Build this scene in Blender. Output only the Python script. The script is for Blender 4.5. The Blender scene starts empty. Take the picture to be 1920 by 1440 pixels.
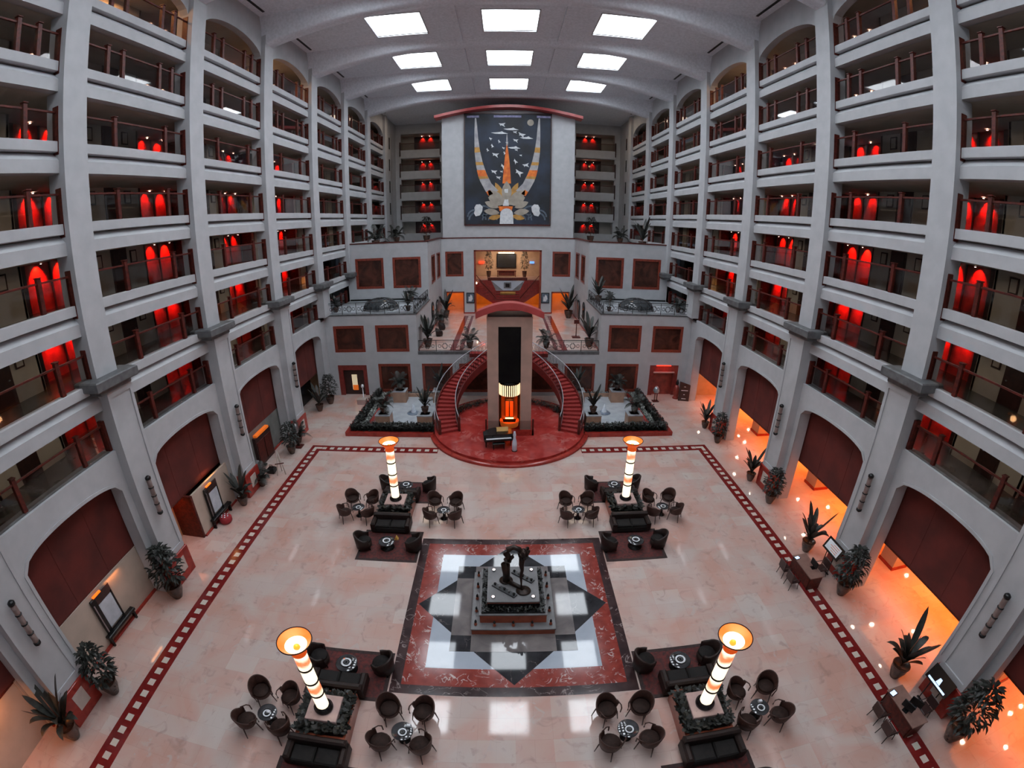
import bpy, math, random
from mathutils import Matrix, Vector
random.seed(7)
C=bpy.context.scene.collection
PI=math.pi
# ---------------------------------------------------------------- materials
MATS={}
def mat(name,c1,c2=None,scale=3.0,rough=0.6,metal=0.0,bump=0.0,spec=0.5,detail=4,dist=0.0,lo=0.35,hi=0.65):
    if name in MATS: return MATS[name]
    m=bpy.data.materials.new(name); m.use_nodes=True; nt=m.node_tree; N=nt.nodes; L=nt.links
    b=N['Principled BSDF']; b.inputs['Roughness'].default_value=rough; b.inputs['Metallic'].default_value=metal
    b.inputs['Specular IOR Level'].default_value=spec
    if c2 is None: c2=tuple(x*0.86 for x in c1)
    g=N.new('ShaderNodeNewGeometry'); n=N.new('ShaderNodeTexNoise'); n.inputs['Scale'].default_value=scale; n.inputs['Detail'].default_value=detail
    n.inputs['Distortion'].default_value=dist
    L.new(g.outputs['Position'],n.inputs['Vector'])
    r=N.new('ShaderNodeValToRGB'); r.color_ramp.elements[0].position=lo; r.color_ramp.elements[1].position=hi
    r.color_ramp.elements[0].color=(*c1,1); r.color_ramp.elements[1].color=(*c2,1)
    L.new(n.outputs['Fac'],r.inputs['Fac']); L.new(r.outputs['Color'],b.inputs['Base Color'])
    if bump:
        bp=N.new('ShaderNodeBump'); bp.inputs['Strength'].default_value=bump; bp.inputs['Distance'].default_value=0.02
        L.new(n.outputs['Fac'],bp.inputs['Height']); L.new(bp.outputs['Normal'],b.inputs['Normal'])
    MATS[name]=m; return m
def emat(name,col,strength):
    if name in MATS: return MATS[name]
    m=bpy.data.materials.new(name); m.use_nodes=True; nt=m.node_tree; N=nt.nodes
    b=N['Principled BSDF']; b.inputs['Base Color'].default_value=(*[min(1,c) for c in col],1)
    b.inputs['Emission Color'].default_value=(*col,1); b.inputs['Emission Strength'].default_value=strength
    b.inputs['Roughness'].default_value=0.4
    MATS[name]=m; return m
def glassmat(name,tint,alpha,rough=0.03):
    m=bpy.data.materials.new(name); m.use_nodes=True; nt=m.node_tree; N=nt.nodes; L=nt.links
    N.remove(N['Principled BSDF']); t=N.new('ShaderNodeBsdfTransparent'); t.inputs[0].default_value=(*tint,1)
    g=N.new('ShaderNodeBsdfGlossy'); g.inputs['Roughness'].default_value=rough
    lw=N.new('ShaderNodeLayerWeight'); lw.inputs['Blend'].default_value=.5; pw=N.new('ShaderNodeMath'); pw.operation='POWER'; pw.inputs[1].default_value=3.5; L.new(lw.outputs['Facing'],pw.inputs[0]); f=N.new('ShaderNodeMapRange'); f.inputs['To Min'].default_value=.03; f.inputs['To Max'].default_value=.8; L.new(pw.outputs[0],f.inputs['Value'])
    mm=N.new('ShaderNodeMath'); mm.operation='MULTIPLY'; mm.inputs[1].default_value=alpha
    x=N.new('ShaderNodeMixShader'); L.new(f.outputs[0],mm.inputs[0]); L.new(mm.outputs[0],x.inputs[0]); L.new(t.outputs[0],x.inputs[1]); L.new(g.outputs[0],x.inputs[2])
    L.new(x.outputs[0],N['Material Output'].inputs['Surface']); MATS[name]=m; return m
WHITE=mat('white_plaster',(0.455,0.465,0.485),(0.41,0.42,0.44),1.3,0.75,bump=0.15)
CEIL=mat('ceiling_plaster',(0.74,0.78,0.85),(0.62,0.66,0.72),6,0.7,bump=0.35)
BEIGE=mat('beige_corridor_paint',(0.50,0.47,0.41),(0.44,0.41,0.36),1.0,0.8)
BROWN=mat('dark_door_wood',(0.045,0.018,0.015),(0.028,0.012,0.011),5,0.4)
REDWOOD=mat('red_mahogany_wood',(0.11,0.018,0.012),(0.05,0.010,0.008),7,0.45,spec=.3)
ALC=mat('red_lacquer_panel',(0.30,0.045,0.03),(0.17,0.025,0.02),2,0.35)
FRAMEW=mat('window_frame_wood',(0.27,0.05,0.028),(0.16,0.028,0.017),8,0.35)
DGLASS=mat('dark_window_glass',(0.10,0.032,0.022),(0.035,0.015,0.011),0.9,0.22,spec=0.4,dist=1.2)  # dark brown glass, with brownish reflections painted into its mottled colour
CORFL=mat('dark_corridor_marble',(0.035,0.04,0.04),(0.07,0.07,0.068),1.5,0.2)
SCREEN=mat('red_fabric_screen',(0.14,0.022,0.017),(0.085,0.015,0.012),0.8,0.85,bump=0.2)
REDM=mat('red_marble',(0.36,0.035,0.025),(0.24,0.02,0.015),1.6,0.16,detail=8,dist=1.5)
DARKST=mat('dark_grey_stone',(0.13,0.135,0.14),(0.08,0.08,0.085),3,0.5)
BLACK=mat('black_lacquer',(0.006,0.006,0.007),(0.010,0.010,0.010),3,0.25,spec=.35)
BLACKM=mat('wrought_iron',(0.03,0.03,0.033),(0.02,0.02,0.022),3,0.45,metal=0.3)
CHROME=mat('polished_steel_rail',(0.40,0.40,0.42),(0.32,0.32,0.34),3,0.38,metal=1.0)
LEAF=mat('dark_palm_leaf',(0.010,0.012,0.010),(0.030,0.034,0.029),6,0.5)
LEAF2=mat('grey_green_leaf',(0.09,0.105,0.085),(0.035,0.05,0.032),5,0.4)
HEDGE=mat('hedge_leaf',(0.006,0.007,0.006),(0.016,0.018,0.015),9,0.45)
SILVER=mat('silvery_ground_cover',(0.55,0.58,0.55),(0.22,0.25,0.22),6,0.6)
POT=mat('glazed_dark_pot',(0.035,0.02,0.016),(0.10,0.045,0.03),3,0.2)
TERRA=mat('brown_clay_pot',(0.28,0.11,0.06),(0.16,0.06,0.035),3,0.35)
WICK=mat('brown_wicker',(0.065,0.024,0.017),(0.03,0.012,0.009),25,0.6,bump=0.5)
CLUB=mat('dark_brown_leather',(0.024,0.012,0.010),(0.012,0.007,0.006),6,0.5,spec=.35)
CUSH=mat('charcoal_cushion',(0.018,0.015,0.014),(0.01,0.009,0.009),9,0.8,spec=.2)
SOFA=mat('black_sofa_fabric',(0.010,0.009,0.009),(0.016,0.014,0.013),6,0.75,spec=.25)
TGLASS=mat('dark_table_glass',(0.03,0.032,0.035),(0.05,0.05,0.055),3,0.06,spec=0.8)
BRONZE=mat('dark_bronze',(0.035,0.017,0.011),(0.014,0.009,0.008),5,0.38,metal=0.5)
GREYST=mat('grey_stone_slab',(0.17,0.165,0.17),(0.12,0.118,0.12),2.5,0.5)
BASEBR=mat('rust_marble_fascia',(0.32,0.075,0.035),(0.22,0.05,0.025),3,0.3)
CREAMM=mat('cream_marble',(0.55,0.47,0.42),(0.46,0.38,0.34),2,0.2)
TOWER=mat('pinkish_stone_cladding',(0.46,0.30,0.25),(0.38,0.26,0.22),1.3,0.35)
CANOPY=mat('red_canopy_metal',(0.42,0.06,0.06),(0.34,0.045,0.045),1.5,0.35)
PINKST=mat('pink_stone_slab',(0.52,0.36,0.33),(0.44,0.31,0.29),3,0.25)
BOXTAN=mat('tan_planter_render',(0.42,0.25,0.17),(0.34,0.20,0.14),2,0.5)
POOL=mat('pale_pool_floor',(0.46,0.49,0.52),(0.38,0.41,0.44),1.6,0.12)
ORWALL=mat('warm_lobby_wall',(0.62,0.40,0.22),(0.52,0.33,0.18),1.2,0.6)
PANELB=mat('beige_wall_panel',(0.50,0.40,0.33),(0.42,0.34,0.28),1.0,0.5)
GREYP=mat('grey_wall_panel',(0.20,0.20,0.19),(0.14,0.14,0.135),1.2,0.5)
GOLD=mat('ochre_paper',(0.55,0.30,0.06),(0.45,0.24,0.05),3,0.5)
PAPER=mat('white_paper',(0.75,0.78,0.82),(0.66,0.69,0.73),3,0.5)
BLUEW=mat('pale_blue_glaze',(0.50,0.60,0.72),(0.62,0.68,0.76),4,0.3)
GLASS=glassmat('clear_glass',(0.86,0.84,0.83),1.0)
GLASSD=glassmat('smoked_glass',(0.35,0.2,0.12),1.0)
SKYE=emat('skylight_daylight',(0.86,0.93,1.0),15.0)
HOT=emat('downlight_bulb',(1.0,0.62,0.5),30.0)
WARMB=emat('warm_bulb',(1.0,0.72,0.45),22.0)
ARCB=emat('arcade_downlight_bulb',(1.0,0.75,0.55),120.0)
ORE=emat('orange_glow_lamp',(1.0,0.17,0.01),1.6)
REDE=emat('red_glow_lamp',(1.0,0.03,0.01),5.0)
SCR=emat('screen_light',(0.55,0.7,1.0),1.6)
BULB=emat('pink_white_lamp',(1.0,0.75,0.7),6.0)
# ---------------------------------------------------------------- mesh builder
class MB:
    def __init__(s): s.v=[]; s.f=[]; s.m=[]; s.mats=[]; s.sm=[]
    def mi(s,mt):
        if mt not in s.mats: s.mats.append(mt)
        return s.mats.index(mt)
    def add(s,vs,fs,mt,smooth=False):
        b=len(s.v); s.v.extend([tuple(v) for v in vs]); i=s.mi(mt)
        for f in fs: s.f.append([b+k for k in f]); s.m.append(i); s.sm.append(smooth)
    def box(s,x0,x1,y0,y1,z0,z1,mt,bev=0):
        if x0>x1:x0,x1=x1,x0
        if y0>y1:y0,y1=y1,y0
        if bev:
            b=bev; vs=[]
            P=[(x0,y0),(x1,y0),(x1,y1),(x0,y1)]
            I=[(x0+b,y0+b),(x1-b,y0+b),(x1-b,y1-b),(x0+b,y1-b)]
            for z,Q in ((z0,I),(z0+b,P),(z1-b,P),(z1,I)): vs+= [(q[0],q[1],z) for q in Q]
            fs=[(3,2,1,0),(12,13,14,15)]
            for r in range(3):
                for k in range(4): fs.append((r*4+k,r*4+(k+1)%4,r*4+4+(k+1)%4,r*4+4+k))
            s.add(vs,fs,mt); return s
        vs=[(x0,y0,z0),(x1,y0,z0),(x1,y1,z0),(x0,y1,z0),(x0,y0,z1),(x1,y0,z1),(x1,y1,z1),(x0,y1,z1)]
        s.add(vs,[(3,2,1,0),(4,5,6,7),(0,1,5,4),(1,2,6,5),(2,3,7,6),(3,0,4,7)],mt); return s
    def prism(s,poly,a,b,mt,axis='z',smooth=False):
        n=len(poly); f=lambda p,t:{'z':(p[0],p[1],t),'y':(p[0],t,p[1]),'x':(t,p[0],p[1])}[axis]
        vs=[f(p,a) for p in poly]+[f(p,b) for p in poly]
        fs=[tuple(range(n))[::-1],tuple(range(n,2*n))]
        s.add(vs,fs,mt); b0=len(s.v)-2*n; i=s.mi(mt)
        for k in range(n): s.f.append([b0+k,b0+(k+1)%n,b0+n+(k+1)%n,b0+n+k]); s.m.append(i); s.sm.append(smooth)
        return s
    def lathe(s,prof,mt,cx=0,cy=0,n=24,smooth=True,sx=1,sy=1,a0=0,a1=2*PI):
        full=abs(a1-a0-2*PI)<1e-6; na=n if full else n+1; vs=[]
        for r,z in prof:
            for k in range(na):
                a=a0+(a1-a0)*k/n; vs.append((cx+r*sx*math.cos(a),cy+r*sy*math.sin(a),z))
        fs=[]
        for j in range(len(prof)-1):
            for k in range(n):
                k2=(k+1)%na; fs.append((j*na+k,j*na+k2,(j+1)*na+k2,(j+1)*na+k))
        s.add(vs,fs,mt,smooth)
        return s
    def tube(s,path,r,mt,n=6,smooth=True,cap=True):
        path=[Vector(p) for p in path]; m=len(path); vs=[]
        rr=r if isinstance(r,(list,tuple)) else [r]*m
        up=Vector((0,0,1))
        for i,p in enumerate(path):
            t=(path[min(i+1,m-1)]-path[max(i-1,0)])
            if t.length<1e-9: t=Vector((0,0,1))
            t.normalize(); u=up if abs(t.dot(up))<0.95 else Vector((1,0,0))
            a=t.cross(u).normalized(); b=a.cross(t).normalized()
            for k in range(n):
                q=2*PI*k/n; vs.append(p+a*(rr[i]*math.cos(q))+b*(rr[i]*math.sin(q)))
        fs=[]
        for i in range(m-1):
            for k in range(n): fs.append((i*n+k,i*n+(k+1)%n,(i+1)*n+(k+1)%n,(i+1)*n+k))
        if cap: fs+= [tuple(range(n))[::-1],tuple(range((m-1)*n,m*n))]
        s.add(vs,fs,mt,smooth); return s
    def build(s,name,parent=None,**tags):
        me=bpy.data.meshes.new(name); me.from_pydata(s.v,[],s.f)
        for mt in s.mats: me.materials.append(mt)
        me.polygons.foreach_set('material_index',s.m); me.polygons.foreach_set('use_smooth',s.sm)
        me.update(); o=bpy.data.objects.new(name,me); C.objects.link(o)
        if parent: o.parent=parent
        for k,v in tags.items(): o[k]=v
        return o
def struct(name,mb,parent=None):
    return mb.build(name,parent,kind='structure') if parent is None else mb.build(name,parent)
def thing(name,label,cat,loc=(0,0,0),rz=0,group=None):
    o=bpy.data.objects.new(name,None); C.objects.link(o); o.location=loc; o.rotation_euler=(0,0,rz); o.empty_display_size=0.2
    o['label']=label; o['category']=cat
    if group:o['group']=group
    return o
def kids(o): return [c for c in ALLO if c.parent==o] 
def dup(r,label=None,loc=None,rz=None,group=None,scale=None):
    c=r.copy(); C.objects.link(c)
    for ch in r.children: dup_child(ch,c)
    if label:c['label']=label
    if group:c['group']=group
    if loc is not None:c.location=loc
    if rz is not None:c.rotation_euler=(0,0,rz)
    if scale is not None:c.scale=scale if isinstance(scale,tuple) else (scale,)*3
    return c
def dup_child(ch,par):
    d=ch.copy(); C.objects.link(d); d.parent=par
    for g in ch.children: dup_child(g,d)
def light(kind,loc,energy,col,size=0.1,rot=None,**kw):
    l=bpy.data.lights.new(kind.lower()+'_light',kind); l.energy=energy; l.color=col
    if kind=='AREA':
        l.shape='RECTANGLE'; l.size=size[0]; l.size_y=size[1]
    else: l.shadow_soft_size=size
    for k,v in kw.items(): setattr(l,k,v)
    o=bpy.data.objects.new(l.name,l); C.objects.link(o); o.location=loc
    if rot:o.rotation_euler=rot
    return o
ORD=['','first','second','third','fourth','fifth','sixth','seventh','eighth','ninth','tenth']
SN={-1:'left',1:'right'}
# ---------------------------------------------------------------- layout constants (metres)
Y0,BB,W=13.18,8.157,16.52
YK=lambda k:Y0+k*BB
T=[25.96-3.1*j for j in range(7)]       # parapet tops
KS=list(range(-2,6))                    # bays: between pillar k and pillar k+1
FARN=lambda k:ORD[6-k]                  # bay counted from the far end
SEATC=mat('brown_seat_pad',(0.035,0.018,0.014),(0.02,0.011,0.009),9,0.75,spec=.2)
DARKT=mat('dark_slate_tray',(0.03,0.032,0.036),(0.045,0.047,0.05),4,0.5)
CARPET=mat('red_stair_carpet',(0.30,0.022,0.018),(0.22,0.015,0.013),9,0.85)
CARPETD=mat('dark_red_riser',(0.10,0.008,0.007),(0.07,0.006,0.006),9,0.9)
STRING=mat('red_stair_stringer',(0.22,0.02,0.016),(0.15,0.014,0.012),4,0.3)
BLACKG=mat('black_shaft_glass',(0.004,0.004,0.005),(0.007,0.007,0.007),1.5,0.2,spec=.15)
BRASSG=emat('lit_brass_cab_base',(0.9,0.2,0.03),.35)
CABG=glassmat('cab_glass',(1.0,.6,.35),.6)
CABW=mat('cab_back_wall',(0.55,0.22,0.08),(0.45,0.16,0.06),2,0.4)
STRIPE=emat('cab_light_strip',(1.0,0.75,0.45),1.8)
ORE2=emat('orange_lit_door_panel',(1.0,0.13,0.01),.8)
SLATEB=mat('blue_slate',(0.12,0.16,0.22),(0.2,0.24,0.3),4,0.3)
FOAM=mat('white_water_foam',(0.80,0.85,0.92),(0.65,0.72,0.82),6,0.4)
MLAV=mat('lavender_relief',(0.30,0.29,0.48),(0.15,0.15,0.28),3,0.6)
NICHEW=mat('warm_niche_wall',(0.60,0.45,0.33),(0.52,0.38,0.28),1.5,0.7)
SCR2=emat('blue_sign_light',(0.15,0.4,1.0),1.5)
DOME=mat('dark_glass_dome',(0.03,0.035,0.04),(0.05,0.055,0.06),1.5,0.06)
DOORW=mat('red_door_surround',(0.24,0.035,0.028),(0.17,0.025,0.02),4,0.4)
PAPERW=emat('lit_cream_glass',(0.9,0.75,0.5),.5)
OREW=emat('dim_orange_light',(1.0,0.2,0.02),.35)
REDE2=emat('red_neon_strip',(1.0,0.04,0.015),2.5)
SLVG=mat('silvery_glass',(0.5,0.58,0.62),(0.3,0.36,0.4),6,0.12,metal=.6)
SCON=mat('brown_sconce_glass',(0.26,0.20,0.19),(0.18,0.13,0.12),5,0.3)
MIRR=mat('pale_mirror',(0.55,0.6,0.66),(0.42,0.46,0.52),2,0.15)
ALCR=mat('red_velvet',(0.35,0.02,0.03),(0.26,0.015,0.02),5,0.8)
DESKT=mat('brown_desk_top',(0.26,0.15,0.12),(0.2,0.11,0.09),3,0.3)
# ---------------------------------------------------------------- marble floor materials
def floor_marble():
    m=bpy.data.materials.new('pink_marble_floor'); m.use_nodes=True; nt=m.node_tree; N=nt.nodes; L=nt.links; b=N['Principled BSDF']
    b.inputs['Roughness'].default_value=0.13; b.inputs['Specular IOR Level'].default_value=0.6
    g=N.new('ShaderNodeNewGeometry')
    def noise(sc,d=5,dist=0.0):
        n=N.new('ShaderNodeTexNoise'); n.inputs['Scale'].default_value=sc; n.inputs['Detail'].default_value=d; n.inputs['Distortion'].default_value=dist
        L.new(g.outputs['Position'],n.inputs['Vector']); return n.outputs['Fac']
    def ramp(f,a,b_,ca,cb):
        r=N.new('ShaderNodeValToRGB'); e=r.color_ramp.elements; e[0].position=a;e[1].position=b_; e[0].color=(*ca,1); e[1].color=(*cb,1); L.new(f,r.inputs['Fac']); return r.outputs['Color']
    def mix(f,c1,c2,mode='MIX'):
        x=N.new('ShaderNodeMix'); x.data_type='RGBA'; x.blend_type=mode
        if isinstance(f,float): x.inputs[0].default_value=f
        else: L.new(f,x.inputs[0])
        L.new(c1,x.inputs[6])
        if isinstance(c2,tuple): x.inputs[7].default_value=(*c2,1)
        else: L.new(c2,x.inputs[7])
        return x.outputs[2]
    base=ramp(noise(0.45,6,0.6),0.36,0.62,(0.56,0.335,0.28),(0.55,0.44,0.40))
    br=N.new('ShaderNodeTexBrick'); br.inputs['Scale'].default_value=1.0; br.inputs['Brick Width'].default_value=1.25; br.inputs['Row Height'].default_value=0.85
    br.inputs['Mortar Size'].default_value=0.004; br.inputs['Color1'].default_value=(0.88,0.88,0.88,1); br.inputs['Color2'].default_value=(1.0,1.0,1.0,1); br.inputs['Mortar'].default_value=(0.6,0.55,0.52,1)
    L.new(g.outputs['Position'],br.inputs['Vector'])
    c=mix(0.55,base,br.outputs['Color'],'MULTIPLY')
    # some slabs are paler and greyer than others
    sn=N.new('ShaderNodeVectorMath'); sn.operation='SNAP'; sn.inputs[1].default_value=(1.25,0.85,5.0); L.new(g.outputs['Position'],sn.inputs[0])
    wn=N.new('ShaderNodeTexWhiteNoise'); wn.noise_dimensions='3D'; L.new(sn.outputs[0],wn.inputs['Vector'])
    f2=ramp(wn.outputs['Value'],0.88,0.91,(0,0,0),(0.32,0.32,0.32)); c=mix(f2,c,(0.56,0.55,0.52))
    v=ramp(noise(1.7,9,1.2),0.58,0.72,(0,0,0),(0.45,0.45,0.45)); c=mix(v,c,(0.30,0.19,0.17))
    v2=ramp(noise(1.3,8,2.0),0.63,0.70,(0,0,0),(0.7,0.7,0.7)); c=mix(v2,c,(0.50,0.42,0.40))
    L.new(c,b.inputs['Base Color'])
    rr=N.new('ShaderNodeMapRange'); rr.inputs['To Min'].default_value=0.03; rr.inputs['To Max'].default_value=0.09; L.new(noise(1.0,3),rr.inputs['Value']); L.new(rr.outputs[0],b.inputs['Roughness'])
    MATS['floor']=m; return m
FLOORM=floor_marble()
def veined(name,c1,c2,vein,sc=0.9,width=0.016,rough=0.12,amt=0.8):
    m=bpy.data.materials.new(name); m.use_nodes=True; nt=m.node_tree; N=nt.nodes; L=nt.links; b=N['Principled BSDF']; b.inputs['Roughness'].default_value=rough
    g=N.new('ShaderNodeNewGeometry'); n=N.new('ShaderNodeTexNoise'); n.inputs['Scale'].default_value=sc*1.7; n.inputs['Detail'].default_value=6; L.new(g.outputs['Position'],n.inputs['Vector'])
    r=N.new('ShaderNodeValToRGB'); r.color_ramp.elements[0].position=.35; r.color_ramp.elements[1].position=.65; r.color_ramp.elements[0].color=(*c1,1); r.color_ramp.elements[1].color=(*c2,1); L.new(n.outputs['Fac'],r.inputs['Fac'])
    n2=N.new('ShaderNodeTexNoise'); n2.inputs['Scale'].default_value=sc; n2.inputs['Detail'].default_value=5; n2.inputs['Distortion'].default_value=1.5; L.new(g.outputs['Position'],n2.inputs['Vector'])
    a=N.new('ShaderNodeMath'); a.operation='SUBTRACT'; a.inputs[1].default_value=0.5; L.new(n2.outputs['Fac'],a.inputs[0])
    d=N.new('ShaderNodeMath'); d.operation='ABSOLUTE'; L.new(a.outputs[0],d.inputs[0])
    k=N.new('ShaderNodeMapRange'); k.inputs['From Min'].default_value=width*0.4; k.inputs['From Max'].default_value=width; k.inputs['To Min'].default_value=amt; k.inputs['To Max'].default_value=0; L.new(d.outputs[0],k.inputs['Value'])
    n3=N.new('ShaderNodeTexNoise'); n3.inputs['Scale'].default_value=sc*1.3; L.new(g.outputs['Position'],n3.inputs['Vector'])
    q=N.new('ShaderNodeMapRange'); q.inputs['From Min'].default_value=.48; q.inputs['From Max'].default_value=.6; L.new(n3.outputs['Fac'],q.inputs['Value'])
    mu=N.new('ShaderNodeMath'); mu.operation='MULTIPLY'; L.new(k.outputs[0],mu.inputs[0]); L.new(q.outputs[0],mu.inputs[1])
    x=N.new('ShaderNodeMix'); x.data_type='RGBA'; L.new(mu.outputs[0],x.inputs[0]); L.new(r.outputs['Color'],x.inputs[6]); x.inputs[7].default_value=(*vein,1)
    L.new(x.outputs[2],b.inputs['Base Color']); MATS[name]=m; return m
VRED=veined('red_marble_white_veins',(0.20,0.022,0.015),(0.27,0.04,0.028),(0.6,0.5,0.46),1.7,0.022)
VBLK=veined('charcoal_marble',(0.016,0.016,0.019),(0.036,0.036,0.04),(0.35,0.3,0.28),0.8,0.012,0.04,0.4)
VDRED=veined('dark_brown_marble_band',(0.028,0.015,0.016),(0.055,0.03,0.03),(0.5,0.4,0.38),0.9,0.012,0.12,0.5)
RUGM=mat('dark_red_patterned_rug',(0.13,0.025,0.022),(0.045,0.02,0.02),7,0.95,detail=6)
RUGB=mat('dark_rug_border',(0.05,0.028,0.026),(0.03,0.02,0.02),9,0.95)
GREYM=mat('grey_brown_marble',(0.20,0.175,0.17),(0.13,0.115,0.115),1.1,0.05,detail=8,dist=1)
WHITEM=mat('white_marble',(0.42,0.46,0.52),(0.36,0.40,0.46),1.0,0.04)
CREAMT=mat('cream_tile',(0.55,0.52,0.44),(0.62,0.50,0.44),1.5,0.15)
BORD=mat('dark_red_marble_band',(0.20,0.018,0.016),(0.14,0.012,0.012),2,0.14)
STAGE=veined('red_stage_marble',(0.42,0.05,0.04),(0.30,0.025,0.022),(0.6,0.25,0.22),0.7,0.05,0.08,0.3)
# ---------------------------------------------------------------- floor
fl=MB(); fl.box(-30,30,-6,39,-0.3,0,FLOORM); FLOOR=struct('floor',fl)
b=MB(); z=0.004
for (x0,x1,y0,y1) in ((-14.5,-13.68,-6,28.52),(13.68,14.5,-6,28.52),(-13.68,-5.0,27.7,28.52),(5.0,13.68,27.7,28.52)): b.box(x0,x1,y0,y1,-0.01,z,BORD)
b.build('border_band',FLOOR)
b=MB()
yy=-5.6
while yy<27.6:
    for s in (-1,1): b.box(s*14.09-.15,s*14.09+.15,yy-.15,yy+.15,0,.007,CREAMT)
    yy+=0.587
x=5.2
while x<13.7:
    for s in (-1,1): b.box(s*x-.15,s*x+.15,27.96,28.26,0,.007,CREAMT)
    x+=0.587
for s in (-1,1):
    b.box(s*13.6,s*14.24,28.0,28.25,0,.0075,CREAMT); b.box(s*14.0,s*14.24,27.6,28.0,0,.0075,CREAMT)
b.build('border_tiles',FLOOR)
CY=13.95
b=MB()
def ringbox(b,hx,hy,cx,cy,hx2,hy2,z1,mt,z0=-.01):
    b.box(cx-hx,cx+hx,cy-hy,cy-hy2,z0,z1,mt); b.box(cx-hx,cx+hx,cy+hy2,cy+hy,z0,z1,mt)
    b.box(cx-hx,cx-hx2,cy-hy2,cy+hy2,z0,z1,mt); b.box(cx+hx2,cx+hx,cy-hy2,cy+hy2,z0,z1,mt)
ringbox(b,4.52,4.55,0,CY,4.13,4.15,.005,VDRED); ringbox(b,4.13,4.15,0,CY,3.33,3.33,.005,VRED)
b.box(-3.33,3.33,CY-3.33,CY+3.33,-.01,.005,WHITEM)
b.prism([(-4.05,CY),(0,CY-4.05),(4.05,CY),(0,CY+4.05)],-.01,.009,VBLK)
b.box(-2.5,2.5,CY-1.68,CY+1.68,-.01,.013,GREYM); b.box(-1.68,1.68,CY-2.5,CY-1.68,-.01,.013,GREYM); b.box(-1.68,1.68,CY+1.68,CY+2.5,-.01,.013,GREYM)
for sx in (-1,1):
    for sy in (-1,1): b.box(sx*1.68,sx*2.5,CY+sy*1.68,CY+sy*2.5,-.01,.0135,VBLK)
b.build('star_inlay',FLOOR)
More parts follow.
